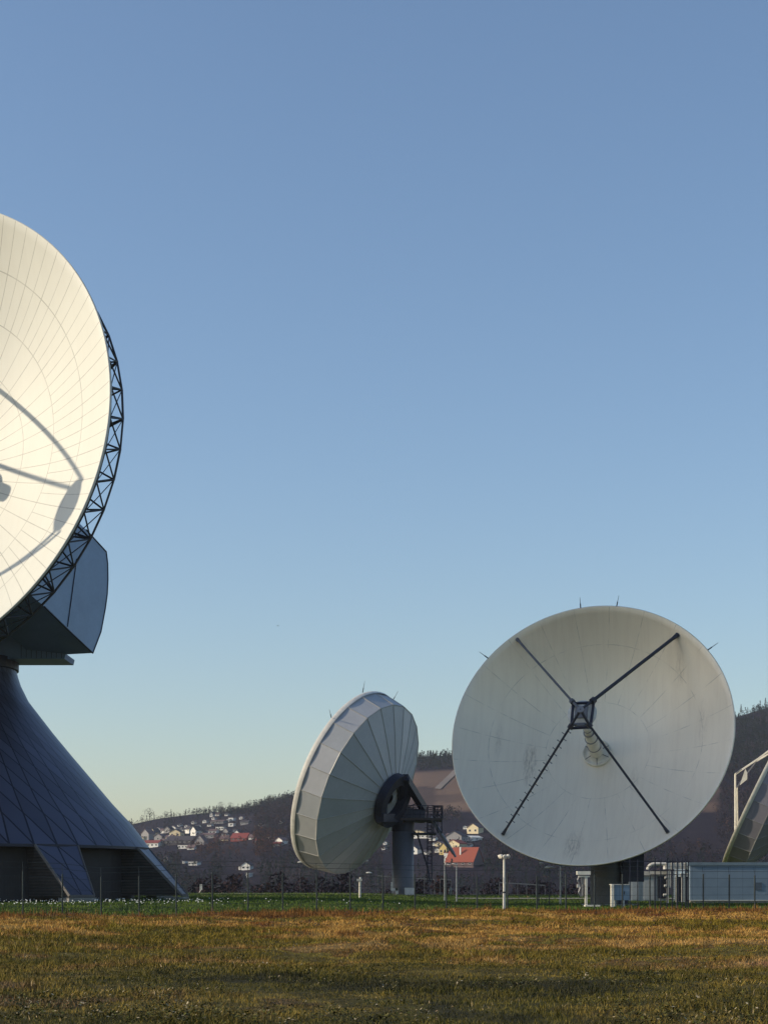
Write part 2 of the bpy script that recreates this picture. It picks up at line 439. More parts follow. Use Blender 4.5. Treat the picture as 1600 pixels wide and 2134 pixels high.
# service road behind the tower
t = NT('road_gravel'); co = t.coord('Object')
m_road = t.set(t.ramp(t.noise(3, 6, .7, co), [(.3, (.17, .15, .12)), (.7, (.28, .25, .20))]), .9)
rd = MB()
pts = []
for i in range(41):
    x = -75 + i * 2.0
    yc = 212 - 4 * sst(-30, 5, x)
    pts.append((x, yc))
for a, b in zip(pts[:-1], pts[1:]):
    rd.add([(a[0], a[1]-9, zg(a[0], a[1]-9)+.05), (b[0], b[1]-9, zg(b[0], b[1]-9)+.05), (b[0], b[1], zg(b[0], b[1])+.05), (a[0], a[1], zg(a[0], a[1])+.05)], [(0,1,2,3)])
o = rd.build('service_road', m_road); tag(o, kind='structure')
rd = MB()
for i in range(20):
    a = 8 + i * 1.6; b = a + 1.6
    rd.add([(a, 186-.2*i, zg(a, 186)+.05), (b, 185.8-.2*i, zg(b, 186)+.05), (b, 190, zg(b, 190)+.05), (a, 190, zg(a, 190)+.05)], [(0,1,2,3)])
o = rd.build('footpath', m_road); tag(o, kind='structure')

# ---- hills
RIDGE = [(-1500, 1800), (-600, 1768), (0, 1742), (200, 1727), (270, 1719), (330, 1706), (400, 1697), (500, 1688), (560, 1671), (612, 1659), (700, 1640), (780, 1606), (870, 1577), (940, 1574), (1100, 1552), (1300, 1522), (1530, 1495), (1600, 1474), (1800, 1440), (2400, 1400), (3400, 1480)]
def ridge_py(px):
    for (a, b), (c, d) in zip(RIDGE[:-1], RIDGE[1:]):
        if px <= c: return b + (d - b) * max(0, (px - a)) / (c - a)
    return RIDGE[-1][1]
RY, FY = 2000.0, 950.0
def zhill(x, y):
    px = CX + x / max(y, 1) * FPX
    zr = EYE + (HY - ridge_py(px)) / FPX * RY
    tt = (y - FY) / (RY - FY)
    if tt <= 0: return -13 + 0 * x
    b = noise.noise(Vector((x * .004, y * .003, .5))) * 10 * min(1, tt * 3) * max(0, 1 - tt)
    if tt <= 1: return -13 + (zr + 13) * (tt ** .92) + b
    return zr - (y - RY) * .10
def px_hill(px, py):
    """point on the hillside seen at a photo pixel"""
    y = FY
    while y < RY:
        P = W(px, py, y)
        if zhill(P.x, y) >= P.z: return Vector((P.x, y, zhill(P.x, y)))
        y += 4
    P = W(px, py, RY); return Vector((P.x, RY, zhill(P.x, RY)))

t = NT('hillside'); g = t.n('NewGeometry').outputs['Position']
at = t.n('Attribute'); at.attribute_name = 'zone'
mp = t.n('Mapping'); mp.inputs['Scale'].default_value = (.012, .006, .02); t.l(g, mp.inputs[0])
nz = t.noise(1.0, 6, .65, mp.outputs[0])
wood = t.ramp(nz, [(.32, (.007, .007, .016)), (.45, (.014, .011, .022)), (.55, (.022, .017, .026)), (.68, (.042, .030, .034))])
fieldc = t.ramp(nz, [(.3, (.095, .062, .052)), (.5, (.125, .083, .064)), (.7, (.155, .105, .078))])
c = t.mix(at.outputs['Fac'], wood, fieldc)
m_hill = t.set(c, .95, 0, bump=t.noise(.2, 6, .7, g), bstr=.5, bdist=3, spec=.05)
hx = np.arange(-1200, 2800.1, 14.0)       # in photo px at each depth -> fan-shaped grid
hy = list(np.arange(FY - 20, RY + 1, 12)) + [2100, 2300, 2550]
me = bpy.data.meshes.new('hills'); nx = len(hx)
vs = []; zone = []
for y in hy:
    for p in hx:
        x = (p - CX) / FPX * y; z = zhill(x, y); vs.append((x, y, z))
        py = HY - (z - EYE) / y * FPX
        f = 0.0
        if 840 < p < 1500:                      # vineyards and ploughed fields on the right-hand hill
            top = 1606 - (p - 900) * .06
            f = sst(top - 3, top + 5, py) * (1 - sst(1688, 1694, py))
            if 1655 < py < 1672 and p > 905: f *= .55
            if 1640 < py < 1690 and p < 905: f *= .35
        if p >= 1500: f = .25 * (1 - abs(sst(1494, 1510, py) * 2 - 1)) + .12 * (sst(1640, 1650, py) - sst(1690, 1700, py))
        if p < 620: f = .25 * sst(1790, 1800, py) * noise.noise(Vector((p * .01, py * .05, 0)))
        zone.append(max(0, min(1, f)))
ny = len(hy)
me.from_pydata(vs, [], [(j*nx+i, j*nx+i+1, (j+1)*nx+i+1, (j+1)*nx+i) for j in range(ny-1) for i in range(nx-1)])
me.polygons.foreach_set('use_smooth', [True] * len(me.polygons))
a = me.attributes.new('zone', 'FLOAT', 'POINT'); a.data.foreach_set('value', zone)
me.materials.append(m_hill); me.update()
hills = bpy.data.objects.new('hills', me); COL.objects.link(hills); hills['kind'] = 'structure'
# pale strip fields running up the slope
t = NT('stubble'); co = t.coord('Object')
m_stub = t.set(t.ramp(t.noise(.03, 4, .6, co), [(.3, (.14, .115, .10)), (.7, (.18, .145, .12))]), .95)
st = MB()
for (p0, q0, p1, q1, w) in ((905, 1645, 947, 1604, 12),):
    N = 14
    for i in range(N):
        def pt(k, s_):
            a = px_hill(p0 + (p1-p0)*k/N + s_ * w, q0 + (q1-q0)*k/N + s_ * 2); return a + Vector((0, 0, .8))
        st.add([pt(i, 0), pt(i, 1), pt(i+1, 1), pt(i+1, 0)], [(0,1,2,3)])
o = st.build('stubble_field', m_stub); tag(o, kind='structure')

# ---- woodland
t = NT('bare_wood'); at = t.n('Attribute'); at.attribute_name = 'tone'
m_bare = t.set(t.ramp(at.outputs['Fac'], [(0, (.009, .007, .013)), (.5, (.020, .014, .022)), (.8, (.042, .028, .032)), (1, (.10, .048, .03))]), .9, spec=.1)
t = NT('fir_needles'); at = t.n('Attribute'); at.attribute_name = 'tone'
m_fir = t.set(t.ramp(at.outputs['Fac'], [(0, (.008, .014, .016)), (1, (.022, .034, .030))]), .9, spec=.1)
def wood(name, pts, mat, conifer, label, cat='woodland', nq=26, tones=None):
    V = []; F = []; T = []
    for (P, H) in pts:
        rad = H * (.22 if conifer else .38); base = rnd.random()
        for q in range(nq):
            hz = rnd.random() ** (.8 if conifer else 1)
            rr = rad * ((1 - hz) + .08 if conifer else math.sqrt(max(0, 1 - (2*hz - 1)**2)) + .1) * math.sqrt(rnd.random())
            a = rnd.random() * 2 * PI
            c = Vector((P.x + rr * math.cos(a), P.y + rr * math.sin(a), P.z + H * (.1 + .9 * hz if conifer else .25 + .72 * hz)))
            s_ = H * rnd.uniform(.05, .12)
            d1 = Vector((rnd.gauss(0,1), rnd.gauss(0,1), rnd.gauss(0,1) * (.5 if conifer else 1.2))).normalized() * s_
            d2 = Vector((rnd.gauss(0,1), rnd.gauss(0,1), rnd.gauss(0,1))).normalized() * s_ * .7
            i = len(V); V += [c - d1, c + d2, c + d1, c - d2 * .6]; F.append((i, i+1, i+2, i+3))
            T += [min(1, max(0, base * .7 + rnd.random() * .3))] * 4
    return np_mesh(name, np.array([tuple(v) for v in V]), np.array(F), mat, np.array(T), 'stuff', label, cat)

def in_field(px, py):
    if 840 < px < 1500: return 1604 - (px-900)*.06 < py < 1692
    if px >= 1500: return 1493 < py < 1500
    return False
VILLAGE = [(275, 530, 1700, 1790), (570, 600, 1745, 1790), (795, 1010, 1715, 1840), (375, 440, 1788, 1830), (460, 545, 1790, 1850)]
def in_village(px, py): return any(a < px < b and c < py < d for a, b, c, d in VILLAGE)
dec = []; con = []; aut = []
n = 0
while n < 9000:
    px = rnd.uniform(180, 1700); y = FY + 30 + (RY - FY - 30) * rnd.random() ** .8
    x = (px - CX) / FPX * y; z = zhill(x, y); py = HY - (z - EYE) / y * FPX
    if in_field(px, py): continue
    if in_village(px, py) and rnd.random() < .93: continue
    if 960 < px < 1490 and py < 1760: continue
    if 620 < px < 790 and py < 1780: continue
    n += 1
    P = Vector((x, y, z - .5)); H = rnd.uniform(4, 8.5)
    if 395 < px < 600 and 1738 < py < 1790 and not (480 < px < 520 and py < 1756): aut.append((P, H))
    fir = (py > 1805 and rnd.random() < .5) or (px > 780 and py < 1606) or (px > 1500 and py < 1500) or (px < 640 and py < ridge_py(px) + 12 and rnd.random() < .4) or rnd.random() < .12
    (con if fir else dec).append((P, H * (1.1 if fir else 1)))
for px in np.arange(180, 1700, 2.2):           # crest
    if 960 < px < 1480: continue
    y = RY - rnd.uniform(0, 60); x = (px - CX) / FPX * y
    kind = (px > 780) or rnd.random() < .35
    (con if kind else dec).append((Vector((x, y, zhill(x, y) - 1)), rnd.uniform(3, 6.5)))
wood('deciduous_wood', dec, m_bare, False, 'bare purple brown winter woodland covering the hillsides')
while len(aut) < 260:
    px, py = rnd.gauss(470, 45), rnd.uniform(1740, 1782)
    if 395 < px < 590 and not (478 < px < 522 and py < 1768): aut.append((px_hill(px, py) - Vector((0, 0, .5)), rnd.uniform(3.5, 7)))
t = NT('autumn_wood'); at = t.n('Attribute'); at.attribute_name = 'tone'
m_aut = t.set(t.ramp(at.outputs['Fac'], [(0, (.030, .012, .013)), (.6, (.080, .030, .022)), (1, (.15, .065, .030))]), .9, spec=.1)
wood('autumn_wood', aut, m_aut, False, 'russet leafless trees between the houses of the left village')
wood('fir_forest', con, m_fir, True, 'dark blue green fir forest along the hill crests', 'forest', nq=34)

def hill_tree(px, py, H, fir, label, mat=None, group='single trees on the hill crest'):
    P = px_hill(px, py)
    r = empty('fir_tree' if fir else 'broadleaf_tree', P, label, 'tree', group)
    tr = MB(); tr.tube(P - Vector((0,0,1)), P + Vector((0, 0, H * .9 if fir else H * .5)), H * .03, H * .012)
    if not fir:
        for k in range(7):
            a = rnd.random() * 2 * PI; b = P + Vector((0, 0, H * rnd.uniform(.25, .5)))
            tr.tube(b, b + Vector((math.cos(a) * H * .25, math.sin(a) * H * .25, H * rnd.uniform(.2, .4))), H * .015, H * .005, 4)
    tr.build('trunk', M_trunk, r)
    V = MB()
    for q in range(170):
        hz = rnd.random(); a = rnd.random() * 2 * PI
        if fir:
            tier = 1 - .35 * ((hz * 6) % 1); rr = H * .22 * (1 - hz) * tier * math.sqrt(rnd.random()) + .1
            c = P + Vector((rr * math.cos(a), rr * math.sin(a), H * (.12 + .9 * hz)))
        else:
            lob = 1 + .3 * math.sin(a * 3 + px)
            rr = H * .42 * lob * math.sqrt(max(0.02, 1 - (2*hz - 1)**2)) * math.sqrt(rnd.random())
            c = P + Vector((rr * math.cos(a), rr * math.sin(a), H * (.30 + .68 * hz)))
        s_ = H * rnd.uniform(.02, .05)
        d1 = Vector((rnd.gauss(0,1), rnd.gauss(0,1), rnd.gauss(0,1) - .4)).normalized() * s_
        d2 = Vector((rnd.gauss(0,1), rnd.gauss(0,1), rnd.gauss(0,1))).normalized() * s_ * .8
        V.add([c - d1, c + d2, c + d1, c - d2], [(0,1,2,3)])
    V.build('crown', mat or (M_needle if fir else M_twig), r)
M_trunk = plain('bark', (.05, .038, .03), .9)
M_needle = plain('needles', (.012, .022, .020), .9)
M_twig = plain('winter_twigs', (.030, .026, .030), .9)
M_rustleaf = plain('orange_autumn_leaves', (.34, .13, .045), .8)
M_rustred = plain('russet_autumn_leaves', (.11, .032, .024), .8)
for (px, py, H, fir, lb) in (
    (1543, 1491, 13, True, 'dark fir with a broad pointed top on the skyline right of the front dish'),
    (1531, 1493, 7, True, 'small fir on the skyline close against the rim of the front dish'),
    (1557, 1488, 8, True, 'low fir on the skyline between two gaps right of the tall fir'),
    (1570, 1484, 9, True, 'slender fir on the skyline where the crest begins to climb'),
    (1583, 1477, 11, True, 'leaning fir on the climbing crest above the right hand hill'),
    (1594, 1472, 12, True, 'tall fir nearest the right edge of the view on the crest'),
    (312, 1706, 15, False, 'spreading bare tree on the skyline beside the tower skirt'),
    (297, 1714, 9, False, 'small round bare tree on the skyline nearest the tower'),
    (345, 1703, 8, False, 'low bare tree in the dip of the left skyline'),
    (357, 1701, 9, True, 'narrow fir alone on the left skyline above the cream gable'),
    (425, 1695, 8, False, 'domed bare tree on the left crest above the long grey roof'),
    (447, 1692, 8, False, 'loose bare tree on the left crest above the white tower house'),
    (461, 1690, 12, False, 'tallest tree of the left crest, dark with a rounded head'),
    (480, 1688, 10, False, 'broad dark tree on the left crest right of the tallest one'),
    (521, 1680, 9, False, 'dark tree where the left crest steepens'),
    (566, 1669, 8, False, 'small tree near the top of the left crest beside the rear dish'),
):
    hill_tree(px, py, H, fir, lb)
hill_tree(826, 1772, 9, False, 'bright orange autumn tree between the rear dish and its column', M_rustleaf, 'autumn coloured trees')
hill_tree(452, 1768, 11, False, 'russet tree among the roofs of the left village', M_rustred, 'autumn coloured trees')
hill_tree(468, 1764, 10, False, 'russet tree right beside the other russet tree in the left village', M_rustred, 'autumn coloured trees')
hill_tree(1086, 1800, 9, False, 'reddish leafless tree behind the floodlight mast', M_rustred, 'autumn coloured trees')

# ------------------------------------------------------------------ houses on the hillsides
M_hcream = plain('house_cream_render', (.62, .52, .33), .8)
M_hwhite = plain('house_white_render', (.72, .70, .64), .8)
M_hgrey = plain('house_grey_render', (.26, .25, .25), .8)
M_hyellow = plain('house_yellow_render', (.60, .46, .18), .8)
M_rred = plain('roof_red_tile', (.20, .035, .028), .8)
M_rorange = plain('roof_orange_tile', (.27, .058, .03), .8)
M_rdark = plain('roof_dark_slate', (.045, .038, .045), .8)
M_rmauve = plain('roof_faded_brown', (.13, .085, .085), .8)
M_win = plain('window_dark', (.02, .022, .03), .2)
M_winl = plain('window_frame_white', (.75, .74, .70), .5)
def house(px, py, w, h, wall, roof, kind, label, depth=None, rot=0.0, roofh=.55, wins=2, chim=False, name='house', mpp=None, group='village houses on the hillsides'):
    """px,py = foot of the house; w,h (photo px) full size; kind 'gable' shows its gable end, 'eaves' its long side, 'flat'"""
    P = px_hill(px, py); s_ = P.y / FPX; w *= s_; h *= s_; d = depth or max(7, w * .8)
    r = empty(name, P, label, 'house', group)
    Mx = Matrix.Translation(P) @ Matrix.Rotation(rot, 4, 'Z')
    rh = h * roofh * (.75 if kind != 'flat' else 0); wh = h - rh
    wl = MB(); wl.box((-w/2, -d/2, -4), (w/2, d/2, wh), Mx)
    if kind == 'gable': wl.add([Mx @ Vector(v) for v in ((-w/2, -d/2, wh), (w/2, -d/2, wh), (0, -d/2, wh+rh), (-w/2, d/2, wh), (w/2, d/2, wh), (0, d/2, wh+rh))], [(0,1,2), (5,4,3)])
    if kind == 'eaves': wl.add([Mx @ Vector(v) for v in ((-w/2, -d/2, wh), (-w/2, d/2, wh), (-w/2, 0, wh+rh), (w/2, -d/2, wh), (w/2, d/2, wh), (w/2, 0, wh+rh))], [(0,1,2), (5,4,3)])
    wl.build('wall', wall, r)
    rf = MB(); e = .5; th = .35
    if kind == 'gable':
        for sx in (-1, 1):
            k = rh / (w/2); a = Vector((sx*(w/2+e), -d/2-e, wh - k*e)); b = Vector((0, -d/2-e, wh+rh)); L = Vector((0, d+2*e, 0))
            rf.prism([Mx @ v for v in (a, b, b + Vector((0,0,th)), a + Vector((0,0,th)))], Mx.to_3x3() @ L)
    elif kind == 'eaves':
        for sy in (-1, 1):
            k = rh / (d/2); a = Vector((-w/2-e, sy*(d/2+e), wh - k*e)); b = Vector((-w/2-e, 0, wh+rh)); L = Vector((w+2*e, 0, 0))
            rf.prism([Mx @ v for v in (a, b, b + Vector((0,0,th)), a + Vector((0,0,th)))], Mx.to_3x3() @ L)
    else:
        rf.box((-w/2-.3, -d/2-.3, wh+.003), (w/2+.3, d/2+.3, wh+.35), Mx)
    ro = rf.build('roof', roof, r)
    if chim:
        c = MB(); c.box((-w*.06-.5, -d*.25-.4, wh), (-w*.06+.4, -d*.25+.4, wh+rh*1.05), Mx); c.build('chimney', M_hwhite, ro)
    rows = 2 if wh > 5 and wins > 1 else 1
    for j in range(rows):
        for i in range(wins):
            cx = (i + .5) / wins * w - w/2; cz = wh * (.45 if rows == 1 else (.25 + .5 * j))
            ww, hh = min(.8, w*.12), min(.75, wh*.2)
            fr = MB(); fr.box((cx-ww-.12, -d/2-.08, cz-hh-.12), (cx+ww+.12, -d/2-.003, cz+hh+.12), Mx)
            f = fr.build('window', M_winl, r)
            g_ = MB(); g_.box((cx-ww, -d/2-.14, cz-hh), (cx+ww, -d/2-.083, cz+hh), Mx); g_.build('pane', M_win, f)
    return r
HS = [
 (296,1755,14,10,M_hcream,M_rdark,'flat','flat roofed cream house half hidden by the tower skirt',2,0),
 (309,1750,20,20,M_hgrey,M_rmauve,'gable','grey gabled house beside the cream one next to the tower',1,.5),
 (324,1746,14,18,M_hcream,M_rdark,'gable','narrow cream house with a steep dark roof in the left village',1,-.6),
 (321,1765,34,12,M_hwhite,M_rred,'eaves','long low white house under a dark red roof at the tower edge',4,.1),
 (341,1736,10,8,M_hwhite,M_rmauve,'eaves','small white house peeping above the cream house row',1,.2),
 (353,1736,14,12,M_hgrey,M_rdark,'gable','grey gable just left of the wide cream gable',1,.3),
 (369,1744,22,14,M_hcream,M_rdark,'gable','wide cream gable with two small windows in the left village',2,0),
 (381,1732,16,6,M_hwhite,M_rdark,'eaves','low white house behind the wide cream gable',3,0),
 (396,1736,12,13,M_hwhite,M_rdark,'gable','bright white steep gable in the centre of the left village',1,.7),
 (409,1742,16,18,M_hwhite,M_rdark,'gable','white house with a long dark roof sloping to the right',1,-.7),
 (382,1758,56,14,M_rdark,M_rdark,'eaves','very long dark barn with a row of little white windows',6,.03),
 (420,1760,20,18,M_hgrey,M_rmauve,'gable','grey gable at the right end of the long dark barn',2,.1),
 (385,1768,20,6,M_hwhite,M_rdark,'flat','low white garage block under the long dark barn',3,0),
 (437,1746,26,9,M_hgrey,M_rmauve,'eaves','mauve roofed house above the russet trees',3,0),
 (461,1730,16,6,M_hwhite,M_rdark,'flat','long white flat building above the mauve roof',3,0),
 (484,1711,10,6,M_hwhite,M_rmauve,'flat','upper of two small white houses high on the left hill',1,0),
 (484,1722,10,6,M_hwhite,M_rmauve,'flat','lower of two small white houses high on the left hill',1,0),
 (457,1716,26,6,M_hgrey,M_rmauve,'eaves','row of brownish terrace houses below the crest',5,0),
 (443,1702,6,9,M_hwhite,M_rdark,'gable','thin white house standing highest on the left hill',1,0),
 (455,1700,8,5,M_hwhite,M_rmauve,'eaves','tiny white house right of the thin one near the crest',1,0),
 (429,1715,8,6,M_hwhite,M_rmauve,'gable','small bright white gable left of the brownish terrace',1,0),
 (439,1722,8,5,M_hwhite,M_rdark,'eaves','small white cottage below the brownish terrace',1,0),
 (512,1718,16,7,M_hgrey,M_rdark,'eaves','grey bungalow alone above the woods right of the village',2,0),
 (497,1742,10,11,M_hwhite,M_rdark,'gable','small white gable over the wide red roof',2,.2),
 (503,1752,32,14,M_rred,M_rred,'eaves','wide russet red house in the trees right of the village',3,.05),
 (587,1760,18,13,M_hwhite,M_rmauve,'gable','white gabled house next to the rear dish on the left',2,-.5),
 (580,1763,14,7,M_hgrey,M_rred,'eaves','small red roofed shed left of the white gabled house',1,0),
 (516,1813,17,14,M_hwhite,M_rdark,'gable','white two storey house standing alone low in the valley',2,0),
 (505,1812,7,6,M_hwhite,M_rdark,'flat','white annex left of the lone valley house',1,0),
 (520,1828,6,7,M_hwhite,M_hwhite,'flat','small white hut below the lone valley house',1,0),
 (350,1796,8,11,M_hgrey,M_rmauve,'gable','dim grey gable behind the leg of the tower',1,0),
 (406,1803,18,6,M_hwhite,M_hgrey,'flat','low white shed left of the lone valley house',3,0),
 (387,1800,5,4,M_hwhite,M_hgrey,'flat','tiny white hut left of the low white shed',1,0),
 (478,1712,5,4,M_hwhite,M_hgrey,'eaves','tiny white house just left of the two stacked ones',1,0),
 (587,1716,5,5,M_hwhite,M_rdark,'gable','tiny pale house in the woods close to the rear dish',1,0),
 (872,1740,28,9,M_hcream,M_rdark,'gable','cream gable behind the ladder of the rear antenna',2,0),
 (880,1746,34,4,M_hwhite,M_hgrey,'flat','long low white wall-like building under the cream gable',4,0),
 (867,1780,15,14,M_hwhite,M_rdark,'gable','white gable directly right of the antenna column',1,.3),
 (890,1781,10,7,M_hwhite,M_rdark,'eaves','small white house behind the ladder cage',1,0),
 (913,1776,9,8,M_hwhite,M_rdark,'gable','small white house left of the yellow one',1,0),
 (906,1762,6,5,M_hwhite,M_rdark,'gable','tiny white house above the yellow one',1,0),
 (927,1781,15,22,M_hyellow,M_rmauve,'gable','tall narrow yellow and white house under the slanting tube',2,.2),
 (932,1802,8,22,M_hwhite,M_rred,'flat','slim white stair tower left of the orange roof',1,0),
 (951,1757,31,22,M_hgrey,M_rdark,'gable','large grey gable with two dark round windows',2,-.2),
 (951,1770,30,17,M_hcream,M_rred,'gable','house with a red roof slope and cream gable below the grey one',2,-.5),
 (968,1804,56,34,M_rmauve,M_rorange,'eaves','big house with a bright orange tiled roof and a chimney',4,-.25),
 (990,1737,24,18,M_hcream,M_rmauve,'gable','cream house touching the rim of the front dish',2,.4),
 (981,1732,12,8,M_hwhite,M_rdark,'flat','white block left of the cream house by the dish rim',1,0),
 (971,1728,7,6,M_hwhite,M_rdark,'gable','tiny white house left of the white block',1,0),
 (985,1752,27,8,M_hwhite,M_hwhite,'eaves','long white roofed shed on the slope below the cream house',1,.7),
 (979,1765,8,6,M_hwhite,M_rdark,'eaves','small white building above the orange roof',1,0),
 (801,1770,7,6,M_hwhite,M_rdark,'gable','lower of two tiny white houses left of the orange tree',1,0),
 (805,1760,7,6,M_hwhite,M_rdark,'gable','upper of two tiny white houses left of the orange tree',1,0),
]
HS += [
 (334,1752,17,13,M_hgrey,M_rmauve,'gable','brown roofed grey house between the dark red roof and the cream gable',1,.2),
 (346,1760,18,10,M_hwhite,M_rmauve,'eaves','pale house with a faded brown roof right of the dark red roof',2,0),
 (356,1751,14,9,M_hcream,M_rmauve,'eaves','low cream house tucked under the wide cream gable',1,0),
 (364,1730,12,8,M_hwhite,M_rmauve,'gable','pale gable just above the wide cream gable',1,.1),
 (424,1740,13,9,M_hcream,M_rdark,'gable','cream house above the grey gable that ends the long barn',1,.1),
 (446,1737,15,8,M_hwhite,M_rmauve,'eaves','pale house with a brown roof between the mauve roof and the white flat building',2,0),
 (474,1735,12,8,M_hgrey,M_rmauve,'gable','grey gable left of the russet red house, higher up the slope',1,.3),
 (470,1752,16,9,M_hcream,M_rmauve,'eaves','cream walled house among russet trees left of the russet red house',2,0),
 (529,1748,14,8,M_hwhite,M_rmauve,'eaves','pale house directly right of the russet red house',1,0),
 (543,1757,16,8,M_hgrey,M_rred,'eaves','long low grey house with a dull red roof in the woods right of the village',2,0),
 (562,1752,10,8,M_hwhite,M_rmauve,'gable','small pale gable midway between the village and the rear dish',1,.2),
 (401,1770,14,8,M_hwhite,M_rmauve,'eaves','pale house right of the white garage block under the barn',1,0),
 (940,1748,14,9,M_hwhite,M_rmauve,'eaves','pale house left of the large grey gable with round windows',1,0),
 (916,1764,12,8,M_hcream,M_rmauve,'gable','cream gable between the ladder cage and the slanting tube',1,.1),
 (903,1752,12,7,M_hwhite,M_rdark,'eaves','low white house right of the cream gable behind the ladder',1,0),
]
for (px, py) in ((333,1730),(360,1727),(391,1725),(414,1724),(347,1748),(432,1735),(470,1741),(447,1708),(505,1707),(474,1700),(492,1733),(405,1717),(376,1722),(545,1722)):
    HS.append((px, py, 6 + (px % 3), 4.5 + (px % 2), M_hwhite, (M_rdark, M_rmauve)[px % 2], ('eaves', 'gable')[px % 2], 'tiny white house among the trees above the left village, a bright speck only', 1, 0))
for (px, py, w, h, wl, rf, kd, lb, nw, rt) in HS:
    house(px, py, w * 1.12, h * 1.08, wl, rf, kd, lb, rot=-abs(rt) * .7 - .32 if rt != .7 else .7, group=('tiny white houses above the left village' if 'speck' in lb else 'village houses on the hillsides'), wins=nw, roofh=(1.05 if 'orange tiled' in lb else .9 if 'barn' in lb or 'russet red' in lb else .55), chim=('chimney' in lb or 'wide cream' in lb))
# dormers on the orange roof
# ------------------------------------------------------------------ antennas
def dish_surface(C, n, R, f, mat, parent, name='reflector', seg=96, rings=22, lip=.12, thick=.10):
    h = R * R / (4 * f); V = Vector(C) - h * Vector(n); M = mat3(n, V)
    prof = [(0.02, 0)] + [(R * i / rings, (R * i / rings) ** 2 / (4 * f)) for i in range(1, rings + 1)]
    prof += [(R + lip, h + .02), (R + lip, h - lip * 2.2), (R - .02, h - lip * 2.2)]
    mb = MB(); mb.lathe(prof, seg)
    o = mb.build(name, mat, parent, True, M)
    me = o.data
    return o, M, h

def at_plane(px, py, Q, nrm):
    d = Vector(((px - CX) / FPX, 1, (HY - py) / FPX)); O = Vector((0, 0, EYE))
    return O + d * ((Vector(Q) - O).dot(nrm) / d.dot(nrm))

def nvec(az, el):
    az, el = R_(az), R_(el); return Vector((math.sin(az) * math.cos(el), -math.cos(az) * math.cos(el), math.sin(el)))

# ---------- giant antenna on the flared tower
DB = 139.0; k = DB / 157.0
C = W(-235, 909, DB); nB = nvec(-19.5, 10); RB = 23.3 * k; fB = 2 * RB * .36
TX, TD = -110.0, 153.0                                   # tower axis
TC = W(TX, HY, TD); TC.z = 0
GZ = zg(TC.x, TD)
giant = empty('giant_dish_antenna', (TC.x, TC.y, GZ), 'huge white dish antenna on a flared dark blue tower with sloping buttresses', 'antenna')
m_rb = refl_mat('giant_reflector_paint', (.63, .63, .57), RB, 48, [RB * q for q in (.12, .28, .46, .64, .82)], dirt=.02, line=.04, linedark=.50, lineamp=.9)
refl, MBg, hB = dish_surface(C, nB, RB, fB, m_rb, giant, seg=160, rings=34, lip=.10)
def LB(rho, ang, z): return MBg @ Vector((rho * math.cos(ang), rho * math.sin(ang), z))
# back shell (thin dark skin behind the panels)
bs = MB(); bs.lathe([(.1, -.35)] + [(RB * i / 12 * .995, (RB * i / 12) ** 2 / (4 * fB) - .35) for i in range(1, 13)], 96)
bs.build('reflector_back', M_truss, giant, True, MBg)
# truss
NB_ = 48
tr = MB(); tr2 = MB(); rN, zN = 22.4 * k * 1.0, hB - 4.3 * k
node = [LB(rN, 2*PI*(i+.5)/NB_, zN) for i in range(NB_)]
rim = [LB(RB * .985, 2*PI*i/NB_, hB - .85) for i in range(NB_)]
r3, z3 = RB * .80, hB * .62 - .5
inn = [LB(r3, 2*PI*i/NB_, z3) for i in range(NB_)]
r4, z4 = RB * .66, hB - 7.6 * k
deep = [LB(r4, 2*PI*(i+.5)/NB_, z4) for i in range(NB_)]
r5, z5 = RB * .40, hB - 11.0 * k
core = [LB(r5, 2*PI*(i+.5)/NB_, z5) for i in range(NB_)]
for i in range(NB_):
    j = (i + 1) % NB_
    tr.tube(node[i], node[j], .095, seg=6)
    tr.tube(node[i], rim[i], .07, seg=5); tr.tube(node[i], rim[j], .07, seg=5)
    tr.tube(rim[i], rim[j], .11, seg=5); tr.tube(node[i], rim[(i-1) % NB_], .045, seg=4)
    tr2.tube(node[i], inn[i], .08, seg=5); tr2.tube(node[i], inn[j], .08, seg=5); tr2.tube(inn[i], inn[j], .10, seg=5)
    if i % 2 == 0:
        tr2.tube(node[i], deep[i], .11, seg=5); tr2.tube(deep[i], inn[i], .08, seg=5); tr2.tube(deep[i], inn[j], .08, seg=5)
        tr2.tube(deep[i], core[i], .12, seg=5); tr2.tube(deep[i], deep[(i+2) % NB_], .10, seg=5); tr2.tube(core[i], core[(i+2) % NB_], .12, seg=5)
tr.build('rim_truss', M_truss, giant); tr2.build('back_truss', M_truss, giant)
hub = MB(); hub.lathe([(.05, z5 + 2), (r5 * .8, z5 + 2), (r5 * .8, z5 - 2), (.05, z5 - 2)], 24); hub.build('reflector_hub', M_navy, giant, False, MBg)
# subreflector and its four legs (they throw the shadows on the dish), feed horn
PB = LB(0, 0, fB + .2)
sb = MB(); sb.lathe([(.05, fB - .9), (1.0, fB - .75), (1.9, fB - .2), (2.3, fB + .25), (2.3, fB + .5), (1.5, fB + 1.0), (.05, fB + 1.2)], 32)
sb.build('subreflector', M_white, giant, True, MBg)
for a, rl_, at_, rt_, zt_l in ((87, .494, 61, 2.2, 1.0), (139.3, .392, 80, 1.5, .3), (238, .8, 238, 2.3, .5), (270.7, .64, 265, 2.3, .9)):
    lg = MB(); A = LB(RB * rl_, R_(a), (RB * rl_) ** 2 / (4 * fB) + .05); B = LB(rt_, R_(at_), fB + zt_l)
    lg.beam(A, B, .28, .32)
    lg.build('support_leg', M_white, giant)
fh = MB(); fh.lathe([(2.1, -.1), (2.0, 1.5), (1.6, 1.7), (1.5, fB * .30), (.9, fB * .32), (.75, fB * .40), (.05, fB * .40)], 24)
fh.build('feed_horn', M_white, giant, True, MBg)

